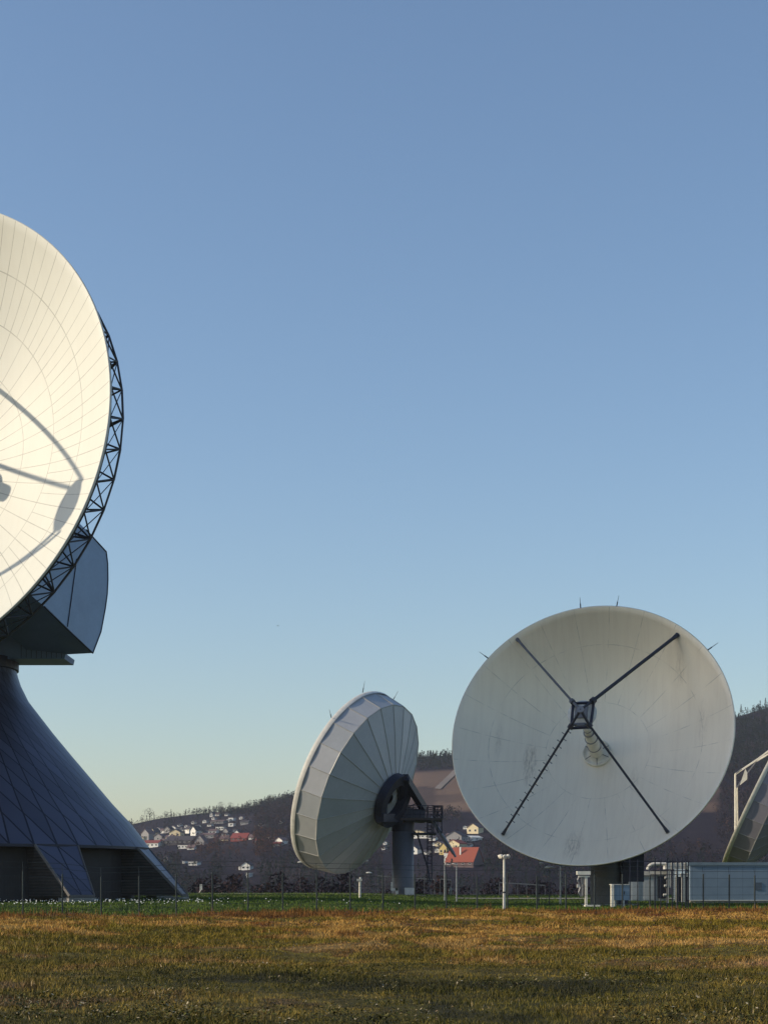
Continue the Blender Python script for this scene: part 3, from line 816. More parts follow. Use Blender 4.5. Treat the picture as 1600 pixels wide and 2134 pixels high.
# counterweight housing beside the hub: big blue-grey plate box
uB, vB, _ = frame(nB)
uB = uB if uB.x > 0 else -uB
Q = C + uB * 10.6
side = [at_plane(px, py, Q, uB) for px, py in ((150, 1075), (180, 1104), (222, 1150), (225, 1175), (225.5, 1208), (224, 1238), (220, 1268), (211, 1316), (194, 1361), (142, 1312), (93, 1264), (60, 1236))]
cw = MB(); cw.prism(side, -uB * 6.0); cw.build('counterweight_housing', M_cab if 'M_cab' in globals() else M_bluegrey, giant)
# one plate joint and edge trims, proud of the face
jt = MB(); jt.tube(at_plane(160, 1165, Q, uB) + uB*.03, at_plane(141, 1306, Q, uB) + uB*.03, .05)
for a, b in zip(side[1:-2], side[2:-1]): jt.tube(a, b, .07)
jt.build('housing_trim', M_dark, giant)
lo = [at_plane(px, py, Q, uB) - uB * 6.02 for px, py in ((60, 1236), (93, 1264), (194, 1361), (110, 1330))]
# azimuth platform: round deck with a sloping skirt
def zt(py): return EYE + (HY - py) / FPX * TD
pxm = TD / FPX
pf = MB(); T0 = Matrix.Translation((TC.x, TC.y, 0))
pp_ = [W(px, py, TD - 2.2) for px, py in ((-357, 1362), (-355, 1373), (135, 1373), (137.5, 1362), (104, 1340), (26, 1303), (-246, 1303), (-324, 1340))]
pf.prism(pp_, (0, 4.4, 0)); pf.build('azimuth_platform', M_bluegrey, giant)
pj = MB()
for i in range(9):
    a_ = W(45 + i * 10.5, 1371.5, TD - 2.2); pj.box((a_.x - .02, a_.y - .03, a_.z), (a_.x + .02, a_.y - .003, a_.z + .7 + (8 - i) * .09))
pj.build('platform_joints', M_dark, giant)
yk = MB()
for sx in (-1, 1):
    b0 = Vector((TC.x, TC.y, zt(1290))) + uB * sx * 5.5
    top = LB(0, 0, z5 - .5) + uB * sx * 5.5
    yk.prism([b0 + Vector((-1.5, -5, 0)), b0 + Vector((-1.5, 5, 0)), top + Vector((-1, 2, 0)), top + Vector((-1, -2, 0))], uB * 1.6)
yk.build('elevation_yoke', M_navy, giant)
pp = MB(); pp.tube((TC.x + 235*pxm, TC.y - 2, zt(1377)), (TC.x + 235*pxm, TC.y - 2, zt(1371)), .12)
pp.build('drain_stub', M_dark, giant)
cl = MB(); cl.lathe([(.1, zt(1374)), (147*pxm, zt(1374)), (147*pxm, zt(1396)), (143*pxm, zt(1398)), (.1, zt(1398))], 48, T0); cl.build('tower_collar', M_navy, giant)

# flared shell with panel seams (UV: meridian index, row coordinate)
prof = [(143, 1397), (144, 1405), (151, 1427), (167, 1460), (191.5, 1492), (218.7, 1527.5), (256.7, 1573.7), (300, 1625), (341, 1674), (381.7, 1717.7), (420, 1768)]
NM = 54
def seam_mat(name, base, nm):
    t = NT(name); uv = t.n('UVMap').outputs[0]; sx = t.n('SeparateXYZ'); t.l(uv, sx.inputs[0]); U, V_, _ = sx.outputs
    def ln(x, w):
        fr = t.math('FRACT', t.math('ADD', x, 100.5)); return t.math('LESS_THAN', t.math('ABSOLUTE', t.math('SUBTRACT', fr, .5)), w)
    m1 = ln(U, .040); m2 = ln(t.math('SUBTRACT', U, V_), .042)
    mk = t.math('MAXIMUM', m1, m2)
    cell = t.n('TexWhiteNoise'); cell.noise_dimensions = '2D'
    cb = t.n('CombineXYZ'); t.l(t.math('FLOOR', U), cb.inputs[0]); t.l(t.math('FLOOR', t.math('SUBTRACT', U, V_)), cb.inputs[1]); t.l(cb.outputs[0], cell.inputs['Vector'])
    nz = t.noise(.5, 5, .6, t.coord('Object'))
    c = t.mix(cell.outputs['Value'], tuple(q * .74 for q in base), tuple(q * 1.26 for q in base))
    c = t.mix(t.math('MULTIPLY', nz, .35), c, tuple(q * .7 for q in base))
    c = t.mix(mk, c, tuple(q * .22 for q in base))
    m = t.set(c, .38, .42)
    bp = t.n('Bump'); bp.inputs['Strength'].default_value = .6; bp.inputs['Distance'].default_value = .05; bp.invert = True
    t.l(mk, bp.inputs['Height']); t.l(bp.outputs[0], t.b.inputs['Normal'])
    return m
m_shell = seam_mat('tower_metal_panels', (.088, .092, .135), NM)
def interp(tab, y):
    for (r0, y0), (r1, y1) in zip(tab[:-1], tab[1:]):
        if y <= y1: return r0 + (r1 - r0) * (y - y0) / (y1 - y0)
    return tab[-1][0]
rows_y = [1397]
NR = 60
ysr = [1397 + (1768 - 1397) * (i / NR) for i in range(NR + 1)]
# row coordinate: panels get taller towards the foot (height about equal to 1.35 x local panel width x 4)
vrow = [0.0]; 
for i in range(1, NR + 1):
    r = interp(prof, ysr[i]); hgt = .088 * r + 30 * (r/420)**2 ; vrow.append(vrow[-1] + (ysr[i] - ysr[i-1]) / hgt)
A0 = R_(43.5)                      # first visible buttress, measured from the camera side towards +X
def tp(r, a, z): return Vector((TC.x + r * math.sin(a), TC.y - r * math.cos(a), z))
me = bpy.data.meshes.new('tower_shell'); vs = []; fs = []; uvs = []
AS = 216
for j in range(NR + 1):
    r = interp(prof, ysr[j]) * pxm
    for i in range(AS + 1):
        a = 2 * PI * i / AS + A0 - R_(6.6667); vs.append(tuple(tp(r, a, zt(ysr[j])) - giant.location))
for j in range(NR):
    for i in range(AS):
        q = (j*(AS+1)+i, j*(AS+1)+i+1, (j+1)*(AS+1)+i+1, (j+1)*(AS+1)+i); fs.append(q)
me.from_pydata(vs, [], fs)
ul = me.uv_layers.new(name='UVMap')
flat = []
for j in range(NR):
    for i in range(AS):
        for (ii, jj) in ((i, j), (i+1, j), (i+1, j+1), (i, j+1)): flat += [ii * NM / AS, vrow[jj] - vrow[-1]]
ul.data.foreach_set('uv', flat)
me.polygons.foreach_set('use_smooth', [True] * len(fs)); me.materials.append(m_shell); me.update()
o = bpy.data.objects.new('tower_shell', me); COL.objects.link(o); o.parent = giant
# skirt underside / lip
lp = MB(); lp.lathe([(420*pxm + .03, zt(1767)), (420*pxm + .03, zt(1772.5)), (412*pxm, zt(1772.5)), (330*pxm, zt(1770)), (.2, zt(1770))], 108, T0); lp.build('skirt_lip', M_navy, giant)
# ribbed dark cladding
t = NT('ribbed_cladding'); g = t.coord('Object'); sx = t.n('SeparateXYZ'); t.l(g, sx.inputs[0])
w1 = t.math('FRACT', t.math('MULTIPLY', sx.outputs[2], 4.0))
gap = t.math('LESS_THAN', w1, .25)
c = t.mix(gap, t.ramp(t.noise(1.2, 4, .6, g), [(.3, (.045, .041, .040)), (.7, (.072, .064, .060))]), (.020, .018, .021))
m_rib = t.set(c, .6, .1, bump=w1, bstr=.8, bdist=.06)
m_core = plain('tower_core_wall', (.030, .026, .027), .7, 0, .25, .3)
cw2 = MB(); cw2.lathe([(386*pxm, zt(1770) - .02), (386*pxm, GZ - 1)], 54, T0); cw2.build('core_wall', m_core, giant)
zb = GZ + .35
for kb in range(9):
    a = A0 + kb * R_(40)
    hw0, hw1 = R_(6.5), R_(3.1); ro, rg, ri = 420*pxm, 505*pxm, 384*pxm
    z0 = zt(1770)
    A = tp(ro, a - hw0, z0); B = tp(ro, a + hw0, z0); Cc = tp(rg, a + hw1, zb); Dd = tp(rg, a - hw1, zb)
    Ai = tp(ri, a - hw0 * 1.0, z0); Bi = tp(ri, a + hw0 * 1.0, z0); Ci = tp(ri, a + hw0 * .9, zb); Di = tp(ri, a - hw0 * .9, zb)
    sd = MB(); sd.add([A, Dd, Di, Ai], [(0,1,2,3)]); sd.add([B, Cc, Ci, Bi], [(0,1,2,3)]); sd.add([Dd, Cc, Ci, Di], [(0,1,2,3)])
    bt = MB()
    out = Vector((math.sin(a), -math.cos(a), .9)).normalized() * .06
    # outer face subdivided for the seam pattern
    n_ = 1
    me = bpy.data.meshes.new('buttress'); N = 8
    vs = []; fs = []; uvv = []
    for j in range(N + 1):
        for i in range(3):
            L = A.lerp(Dd, j/N); Rr = B.lerp(Cc, j/N); vs.append(tuple(L.lerp(Rr, i/2) + out - giant.location))
    for j in range(N):
        for i in range(2): fs.append((j*3+i, j*3+i+1, (j+1)*3+i+1, (j+1)*3+i))
    # thickness rim
    b0 = len(vs)
    me.from_pydata(vs, [], fs); ul = me.uv_layers.new(name='UVMap'); flat = []
    for j in range(N):
        for i in range(2):
            for (ii, jj) in ((i, j), (i+1, j), (i+1, j+1), (i, j+1)): flat += [ii + .0, jj / N * 2.0]
    ul.data.foreach_set('uv', flat); me.materials.append(m_shell); me.update()
    ob = bpy.data.objects.new('buttress', me); COL.objects.link(ob); ob.parent = giant
    sd.build('buttress_side', m_rib, ob)
    ed = MB()
    ed.beam(A + out, Dd + out, .16, .22); ed.beam(B + out, Cc + out, .10, .14); ed.beam(Dd + out, Cc + out, .14, .2)
    ed.build('edge_trim', plain('edge_flashing', (.12, .11, .105), .6, .1), ob)
    ft = MB(); ft.prism([tp(rg + .15, a - hw1*1.1, zb - .1), tp(rg + .15, a + hw1*1.1, zb - .1), tp(rg - 1.6, a + hw1*1.1, zb - .1), tp(rg - 1.6, a - hw1*1.1, zb - .1)], (0, 0, -1.2))
    ft.build('footing', M_conc, ob)

# ---------- 12 m class antennas
def back_shell(C, n, R, prof, nseg, mat, seam, parent, a0=0.0, seam_mat_=None, names=('rim_band', 'back_shell')):
    """faceted shell behind a reflector; prof = [(r, depth)], first ring to second is the rim band"""
    M = mat3(n, C)
    def P(r, a, d): return M @ Vector((r * math.cos(a), r * math.sin(a), -d))
    for nm, sub in ((names[0], prof[:2]), (names[1], prof[1:])):
        mb = MB()
        for i in range(nseg):
            a, b = a0 + 2*PI*i/nseg, a0 + 2*PI*(i+1)/nseg
            for (r0, d0), (r1, d1) in zip(sub[:-1], sub[1:]): mb.add([P(r0, a, d0), P(r0, b, d0), P(r1, b, d1), P(r1, a, d1)], [(0,1,2,3)], (i * 7 + (i * i) % 5) % 3 if isinstance(mat, list) else 0)
        mb.build(nm, mat, parent)
    sm = MB()
    for i in range(nseg):
        a, b = a0 + 2*PI*i/nseg, a0 + 2*PI*(i+1)/nseg
        for (r0, d0), (r1, d1) in zip(prof[:-1], prof[1:]): sm.tube(P(r0+.02, a, d0+.02), P(r1+.02, a, d1+.02), seam, seg=4)
        for (r0, d0) in prof[1:2]: sm.tube(P(r0, a, d0), P(r0, b, d0), seam * 1.5, seg=4)
    sm.build('panel_seams', seam_mat_ or M_seam, parent)
    return M, P
M_seam = plain('seam_paint', (.42, .41, .38), .5)
M_back = plain('back_panel_paint', (.41, .42, .44), .5, 0, .10, .25)
M_back_facet_shades = [M_back, plain('back_panel_facet_lit', (.445, .45, .46), .5, 0, .10, .25), plain('back_panel_facet_shaded', (.375, .39, .405), .5, 0, .10, .25)]  # per-facet tones imitate the light and shade on flat facets
M_rust = plain('rusty_brown_steel', (.07, .05, .045), .7)

def rods(M, R, h, angs, parent, L=1.5, z=.0):
    for a in angs:
        a = R_(a); d = Vector((math.cos(a), math.sin(a), 0)); rd = MB()
        p0 = M @ (d * (R + .05) + Vector((0, 0, z))); p1 = M @ (d * (R + .05 + L * .4) + Vector((0, 0, z))); p2 = M @ (d * (R + L) + Vector((0, 0, z)))
        rd.tube(p0, p1, .055, seg=5); rd.tube(p1, p2, .028, .018, seg=4)
        rd.build('lightning_rod', M_dark, parent)

# front antenna
DF = 145.0; CF = W(1229.2, 1526, DF); nF = nvec(-17.3, 19.7); RF = 12.2; fF = 8.4
base = W(1261, 1888, 148.5); base.z = zg(base.x, base.y) - .02
front = empty('dish_antenna', base, 'large dish antenna facing the camera, grey stained reflector crossed by four dark struts', 'antenna')
m_rf = m_ = refl_mat('front_reflector_paint', (.90, .79, .61), RF, 24, [RF * q for q in (.38, .77)], dirt=.30, line=.030, linedark=.50, lineamp=.65, offs=.3)
_b = m_rf.node_tree.nodes['Principled BSDF']; _b.inputs['Metallic'].default_value = .38; _b.inputs['Roughness'].default_value = .46   # aluminium-pigment paint
_, MF, hF = dish_surface(CF, nF, RF, fF, m_rf, front, seg=128, rings=26, lip=.09)
def LF(rho, a, z): return MF @ Vector((rho * math.cos(a), rho * math.sin(a), z))
back_shell(CF, nF, RF, [(RF + .05, .25), (RF * .84, 2.3), (RF * .30, 6.2)], 28, M_back, .04, front)
def on_refl(px, py, M, f, R):
    O = Vector((0, 0, EYE)); d = Vector(((px - CX) / FPX, 1, (HY - py) / FPX)); Mi = M.inverted()
    o = Mi @ O; dd = Mi.to_3x3() @ d
    a = dd.x**2 + dd.y**2; b = 2*(o.x*dd.x + o.y*dd.y) - 4*f*dd.z; c = o.x**2 + o.y**2 - 4*f*o.z
    q = math.sqrt(max(0, b*b - 4*a*c)); ts = sorted(((-b - q) / 2 / a, (-b + q) / 2 / a))
    return M @ (o + dd * ts[-1])
uF, vF, _ = frame(nF)
uF = -uF if uF.x < 0 else uF
apexz = fF + .3
feet = ((1077, 1332), (1411, 1323), (1047, 1739), (1391, 1735))
apex = W(1209, 1479, (LF(0, 0, apexz)).y - .6)
kn_px = ((1192, 1462), (1235, 1460), (1188, 1514), (1228, 1512))
kn = []
for (px, py) in kn_px: kn.append(at_plane(px, py, LF(0, 0, apexz - .2), nF))
for i, (ft, kp) in enumerate(zip(feet, kn)):
    P0 = on_refl(ft[0], ft[1], MF, fF, RF); s_ = MB(); thick = .105 if i != 1 else .16
    s_.tube(P0, kp, thick, seg=8); s_.tube(kp, apex, .12, seg=8)
    s_.tube(kp + (P0-kp).normalized()*.18, kp - (P0-kp).normalized()*.18, thick + .13, seg=8)
    s_.tube(P0, P0 + (kp-P0).normalized()*.7, thick + .07, thick, seg=8)
    so_ = s_.build('strut', M_dark if i != 0 else plain('strut_grey', (.10, .10, .11), .5, .2), front)
    if i == 2:
        pg = MB(); L = (kp - P0); ax = L.normalized(); sdv = ax.cross(nF).normalized()
        for q in range(26):
            tt = .10 + .86 * (q / 25); c = P0 + L * tt
            s2 = sdv * (1 if q % 2 else -1); pg.tube(c, c + s2 * .36, .028, seg=4); pg.tube(c + s2*.34 - ax*.05, c + s2*.34 + ax*.05, .03, seg=4)
        pg.build('climbing_pegs', M_dark, so_)
ap = MB(); ap.lathe([(.05, .1), (.3, .1), (.3, -.15), (.05, -.15)], 12, mat3(nF, apex)); ap.build('apex_joint', M_gray, front)
# square frame round the subreflector
fr = MB()
ord_ = (0, 1, 3, 2)
for a, b in zip(ord_, ord_[1:] + ord_[:1]):
    fr.tube(kn[a] - nF * .35, kn[b] - nF * .35, .13, seg=6); fr.tube(kn[a], kn[a] - nF * .5, .12, seg=6)
fr.build('subreflector_frame', M_navy, front)
msr = MB(); SC = at_plane(1213, 1490, LF(0, 0, fF - .7), nF); Ms = mat3(nF, SC)
msr.lathe([(.05, -.55), (.5, -.45), (.95, -.12), (1.24, .12), (1.26, .2), (1.18, .26), (1.0, .34), (.6, .5), (.05, .56)], 32, Ms)
msr.build('subreflector', M_white, front, True)
sf = MB(); sf.box((-.55, -.55, .45), (.55, .55, .62), Ms); sf.tube(Ms @ Vector((-.8, -1.0, .3)), Ms @ Vector((.8, -1.0, .3)), .12); sf.box((-.35, -1.2, .0), (.35, -.95, .5), Ms)
sf.build('subreflector_mount', M_gray, front)
# feed cone, with collars, on its round base
VB = on_refl(1244, 1571, MF, fF, RF); tip = LF(0, 0, fF * .60) * 1.0
tip = W(1222, 1516, (VB + nF * 5.0).y)
axv = (tip - VB).normalized(); Mc = mat3(axv, VB); Lc = (tip - VB).length
fc = MB(); fc.lathe([(.62, -.1), (.60, Lc*.28), (.55, Lc*.30), (.53, Lc*.58), (.50, Lc*.60), (.44, Lc*.80), (.34, Lc*.82), (.33, Lc*.97), (.27, Lc), (.05, Lc)], 24, Mc)
fco = fc.build('feed_cone', M_cream, front, True)
rg = MB()
for tt, rr in ((.29, .60), (.59, .56), (.81, .47), (.92, .37)): rg.lathe([(rr - .06, Lc*tt - .04), (rr + .015, Lc*tt - .03), (rr + .015, Lc*tt + .03), (rr - .08, Lc*tt + .04)], 24, Mc)
rg.build('collar_ring', M_gray, fco)
bc = MB(); Mb = mat3(nF, VB)
bc.lathe([(1.28, -.05), (1.28, .32), (1.20, .36), (1.16, .30), (.98, .10), (.75, .12), (.70, .38), (.05, .40)], 36, Mb); bc.build('feed_base_ring', M_cream, front, True)
for a in (30, 95, 150, 215, 275, 335):
    g_ = MB(); a = R_(a); g_.beam(Mb @ Vector((.6*math.cos(a), .6*math.sin(a), .40)), Mb @ Vector((1.2*math.cos(a), 1.2*math.sin(a), .38)), .05, .05); g_.build('base_bracket', M_dark, front)
Mrim = mat3(nF, CF)
def rim_ang(px, py):
    best = None
    for i in range(720):
        a = PI * i / 360; P = Mrim @ Vector((RF * math.cos(a), RF * math.sin(a), 0))
        qx, qy = CX + P.x / P.y * FPX, HY - (P.z - EYE) / P.y * FPX; d = (qx-px)**2 + (qy-py)**2
        if best is None or d < best[0]: best = (d, a)
    return math.degrees(best[1])
rods(Mrim, RF, 0, [rim_ang(*p) for p in ((1208, 1264), (1283, 1262), (1015, 1371), (1474, 1354))], front, L=1.15)
# pedestal
pd = MB(); T1 = Matrix.Translation((base.x, base.y, 0))
pd.lathe([(1.34, base.z - .5), (1.34, 4.4), (1.75, 4.6), (1.75, 5.2), (.1, 5.2)], 32, T1); pd.build('pedestal', plain('dark_concrete', (.12, .115, .105), .85, 0, .25, .8, .4), front, True)
hb = MB(); hbv = CF - nF * 6.2
hb.lathe([(3.6, -5.9), (3.6, -7.2), (.1, -7.2)], 28, Mrim)
hb.beam((base.x, base.y, 5.0), hbv - nF * .6, 2.4, 2.4)
hb.box((base.x - 3.0, base.y - 2.0, 4.7), (base.x + 3.4, base.y + 4, 5.0)); hb.build('mount_frame', M_navy, front)
yk = MB(); yk.box((base.x + 1.38, base.y - 1.3, 2.1), (base.x + 3.2, base.y + 2.2, 4.6)); yk.box((base.x + 1.0, base.y - .9, base.z), (base.x + 1.9, base.y + 1.6, 2.1)); yk.build('drive_cabinet', M_navy, front)
sl_ = MB(); sl_.box((base.x - 1.9, base.y - 1.8, base.z), (base.x + 2.6, base.y + 1.8, .12)); sl_.build('foundation', M_conc, front)

# rear antenna, seen from behind
DR = 206.0; CR = W(722.8, 1627.2, DR); nR = nvec(-116.7, 22.1); RR = 11.42; fR = 8.2
bR = W(839.5, 1867, 208); bR.z = zg(bR.x, bR.y)
rear = empty('dish_antenna', bR, 'dish antenna seen from behind, faceted pale back with dark ring mount on a tall column', 'antenna')
m_rr = refl_mat('rear_reflector_paint', (.62, .60, .55), RR, 24, [RR * .5, RR * .8], dirt=.1, line=.04)
_, MR, hR = dish_surface(CR, nR, RR, fR, m_rr, rear, seg=112, rings=14, lip=.10)
a0R = R_(7)
_, PR = back_shell(CR, nR, RR, [(RR + .06, .28), (10.97, 3.25), (7.2, 4.75), (2.9, 6.25), (.6, 6.4)], 24, M_back_facet_shades, .05, rear, a0=a0R)
lipb = MB(); lipb.lathe([(RR + .12, .05), (RR + .18, -.25), (RR + .08, -.55)], 112, mat3(nR, CR)); lipb.build('rim_lip', M_white, rear, True)
def proj(P): return CX + P.x / P.y * FPX, HY - (P.z - EYE) / P.y * FPX
def rim_ang2(M, R, px, py):
    return min(((math.hypot(proj(M @ Vector((R*math.cos(PI*i/360), R*math.sin(PI*i/360), 0)))[0] - px, proj(M @ Vector((R*math.cos(PI*i/360), R*math.sin(PI*i/360), 0)))[1] - py), i / 2) for i in range(720)))[1]
MRr = mat3(nR, CR)
rods(MRr, RR + .2, 0, [rim_ang2(MRr, RR, *p) for p in ((755, 1447), (692, 1499), (825, 1458))], rear, L=1.5)
# dark ring mount
rm = MB()
ro_, ri_ = 3.35, 2.1
prof_ = [(ro_, -6.3), (ro_, -7.35), (ri_, -7.35), (ri_, -6.3), (ro_, -6.3)]
rm.lathe(prof_, 40, MRr); rm.build('mount_ring', M_navy, rear)
hubc = MRr @ Vector((0, 0, -7.2))
plat = W(862, 1708, 208)
ym = MB()
topR = W(843, 1620, (MRr @ Vector((0, 3.2, -7.3))).y)
ym.beam(topR, W(882, 1684, 208.5), .75, .9)
ym.beam(W(800, 1690, 205.6), W(880, 1702, 208.5), 1.1, 1.6)
ym.beam(MRr @ Vector((-2.6, -2.2, -7.2)), W(838, 1705, 208), 1.0, 1.0)
ym.beam(MRr @ Vector((2.6, -2.2, -7.2)), W(838, 1705, 208), 1.0, 1.0)
ym.beam(topR, W(836, 1700, 208), 1.1, .8)
ym.build('elevation_frame', M_navy, rear)
q = MB()
for i in range(9):
    a, b = PI * .1 + i * .22, PI * .1 + (i+1) * .22; cc = W(852, 1682, 208.2)
    if i < 6: q.tube(cc + Vector((math.cos(a)*1.7, .2, math.sin(a)*1.6)), cc + Vector((math.cos(b)*1.7, .2, math.sin(b)*1.6)), .07)
q.tube(W(845, 1684, 208), W(866, 1675, 208), .08); q.tube(W(812, 1676, 207), W(833, 1674, 207), .16)
q.build('elevation_gear', M_gray, rear)
cR = MB(); T2 = Matrix.Translation((bR.x, bR.y, 0))
def zr(py, D=208): return EYE + (HY - py) / FPX * D
rc = 22.4 * 208 / FPX
cR.lathe([(rc, bR.z - .4), (rc, zr(1733)), (.05, zr(1733))], 32, T2); cR.build('column', plain('column_paint', (.12, .12, .135), .5, .1, .2, .3), rear, True)
ch = MB(); ch.lathe([(rc + .06, zr(1733)), (rc + .06, zr(1712)), (.05, zr(1712))], 32, T2)
ch.box((W(812,0,208).x, 206.3, zr(1713)), (W(906,0,208).x, 209.8, zr(1705))); ch.build('column_head', M_navy, rear)
# platform with rails
pl = MB(); x0, x1 = W(800, 0, 208).x, W(921, 0, 208).x; zf = zr(1711)
pl.box((x0, 205.6, zf), (x1, 210.4, zf + .28)); pl.box((x0 + 3.2, 205.55, zf + .05), (x0 + 5.6, 205.598, zf + .3))
plo = pl.build('platform', M_rust, rear)
rl = MB()
for yy in (205.7, 210.3):
    for zz in (.75, 1.3, 1.8): rl.tube((x0, yy, zf + zz), (x1, yy, zf + zz), .04, seg=4)
    n_ = 8
    for i in range(n_ + 1): x = x0 + (x1 - x0) * i / n_; rl.tube((x, yy, zf + .2), (x, yy, zf + 1.8), .05, seg=4)
for xx in (x0, x1):
    for zz in (.75, 1.3, 1.8): rl.tube((xx, 205.7, zf + zz), (xx, 210.3, zf + zz), .04, seg=4)
rl.build('railing', M_navy, plo)
cg = MB()  # taller cage at the right end, braced below
xa, xb = W(902, 0, 208).x, W(919, 0, 208).x
for xx in (xa, (xa+xb)/2, xb): cg.tube((xx, 205.8, zr(1738)), (xx, 205.8, zr(1682)), .07, seg=4)
cg.tube((xa, 205.8, zr(1710)), (xb, 205.8, zr(1684)), .06, seg=4); cg.tube((xa, 205.8, zr(1684)), (xb, 205.8, zr(1708)), .06, seg=4)
cg.tube((xa, 205.8, zr(1682)), (xb, 205.8, zr(1682)), .07, seg=4); cg.tube((xa, 205.8, zr(1711)), (xb, 205.8, zr(1738)), .06, seg=4)
cg.build('cage', M_navy, plo)
p2 = MB(); p2.box((W(859,0,208).x, 206.5, zr(1740)), (W(908,0,208).x, 209.5, zr(1736))); p2.build('lower_platform', M_navy, rear)
# ladder tower with hoops
ld = MB(); xl, xr = W(890.5, 0, 207).x, W(899.5, 0, 207).x
for xx in (xl, xr):
    for yy in (206.6, 207.5): ld.tube((xx, yy, bR.z + 1.6), (xx, yy, zr(1706, 207)), .06, seg=4)
z = bR.z + 1.8
while z < zr(1706, 207):
    ld.tube((xl, 206.6, z), (xr, 206.6, z), .035, seg=4); ld.tube((xl, 207.5, z), (xr, 207.5, z), .035, seg=4)
    z += .42
ld.build('ladder', M_navy, rear)
cage2 = MB(); z = bR.z + 3.2; xm = (xl + xr) / 2
while z < zr(1706, 207):
    pv = None
    for i in range(9):
        a = PI * i / 8; p = Vector((xm + .62 * math.cos(a), 206.6 - .7 * math.sin(a), z))
        if pv is not None: cage2.tube(pv, p, .03, seg=3)
        pv = p
    z += .85
cage2.build('ladder_cage', M_navy, rear)
br = MB(); br.tube(W(870, 1741, 207.5), W(892, 1812, 207.5), .12); br.tube(W(870, 1741, 208.5), W(862, 1733, 208.2), .12); br.tube(W(892, 1812, 207.5), W(896, 1838, 207.2), .1)
br.build('ladder_brace', M_navy, rear)
jk = MB(); jk.tube(W(897, 1703, 206), W(945, 1779, 206), .21, seg=8); jk.tube(W(945, 1779, 206), W(949, 1786, 206), .15, seg=8)
jk.build('jack_tube', M_gray, rear)
for (pa, pb, ya, yb, lb) in ((843, 864, 1850, 1868, None),):
    b_ = MB(); b_.box((W(pa,0,205).x, 204.3, bR.z), (W(pb,0,205).x, 206.1, zr(ya, 205))); bo = b_.build('control_box', M_white, rear)
b_ = MB(); b_.box((W(824,0,206).x, 205.0, bR.z), (W(829.5,0,206).x, 206.0, zr(1851, 206))); b_.box((W(814.5,0,206).x, 205.0, zr(1856, 206)), (W(829,0,206).x, 206.0, zr(1851, 206)+.003)); b_.box((W(814.5,0,206).x, 205.02, zr(1851, 206)), (W(818,0,206).x, 205.98, zr(1838, 206)))
b_.build('cable_duct', M_cream, rear)

# right-hand antenna, mostly beyond the frame
DQ = 235.0; CQ = W(1586, 1638, DQ); nQ = nvec(-104.5, 26); RQ = 11.7; fQ = 7.6
bQ = W(1634, 1867, 240); bQ.z = zg(bQ.x, bQ.y)
right = empty('dish_antenna', bQ, 'dish antenna tilted to the left behind the blue grey building, cut by the right edge', 'antenna')
_, MQ, hQ = dish_surface(CQ, nQ, RQ, fQ, m_rr, right, seg=96, rings=14, lip=.16)
MQr = mat3(nQ, CQ)
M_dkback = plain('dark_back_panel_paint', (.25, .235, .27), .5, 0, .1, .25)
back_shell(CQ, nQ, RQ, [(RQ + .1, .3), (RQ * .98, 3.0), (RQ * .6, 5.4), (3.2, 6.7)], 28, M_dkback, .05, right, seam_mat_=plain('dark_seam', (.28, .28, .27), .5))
lq = MB(); lq.lathe([(RQ + .32, .10), (RQ + .36, -.22), (RQ + .12, -.5)], 96, MQr); lq.build('rim_lip', M_cream, right, True)
apQ = W(1531, 1606, (MQ @ Vector((0, 0, fQ))).y)
ftQ = [rim_ang2(MQr, RQ * .93, 1530, 1742)]
PQ = lambda a: MQ @ Vector((RQ*.93*math.cos(R_(a)), RQ*.93*math.sin(R_(a)), (RQ*.93)**2/(4*fQ)))
bot = at_plane(1531, 1752, CQ, nQ)
elbow = apQ; e2 = apQ + Vector((0, 0, -2.6)); e3 = apQ + Vector((3.4, 1.2, 1.7))
def arm(name, pts, rr):
    m_ = MB(); m_.path(pts, rr, 8); m_.build(name, M_cream, right)
arm('strut', [bot, e2, elbow + Vector((0, 0, -.5))], .13)
arm('strut', [at_plane(1538, 1750, CQ, nQ) + Vector((.2, 1.6, 0)), e2 + Vector((.3, .3, .2))], .11)
arm('strut', [elbow + Vector((0, 0, -.5)), e3, W(1640, 1535, 240)], .13)
arm('strut', [e3 + Vector((-.2, 0, -.3)), W(1640, 1548, 236)], .11)
cn = MB(); cn.tube(e2, e3, .09); cn.tube(elbow + Vector((0,0,-.5)), elbow + Vector((.9, 0, .25)), .1); cn.build('apex_frame', M_gray, right)
sr = MB(); sr.prism([W(1541, 1635, DQ-2), W(1556, 1623, DQ-2), W(1556, 1610, DQ-2), W(1552, 1602, DQ-2)], (.3, 1.6, 0)); sr.build('subreflector', M_cream, right)
pq = MB(); pq.lathe([(1.4, bQ.z), (1.4, 9.5), (.1, 9.5)], 24, Matrix.Translation((bQ.x, bQ.y, 0))); pq.beam((bQ.x, bQ.y, 9), MQr @ Vector((0,0,-7)), 2.2, 2.2); pq.build('pedestal', M_conc, right)

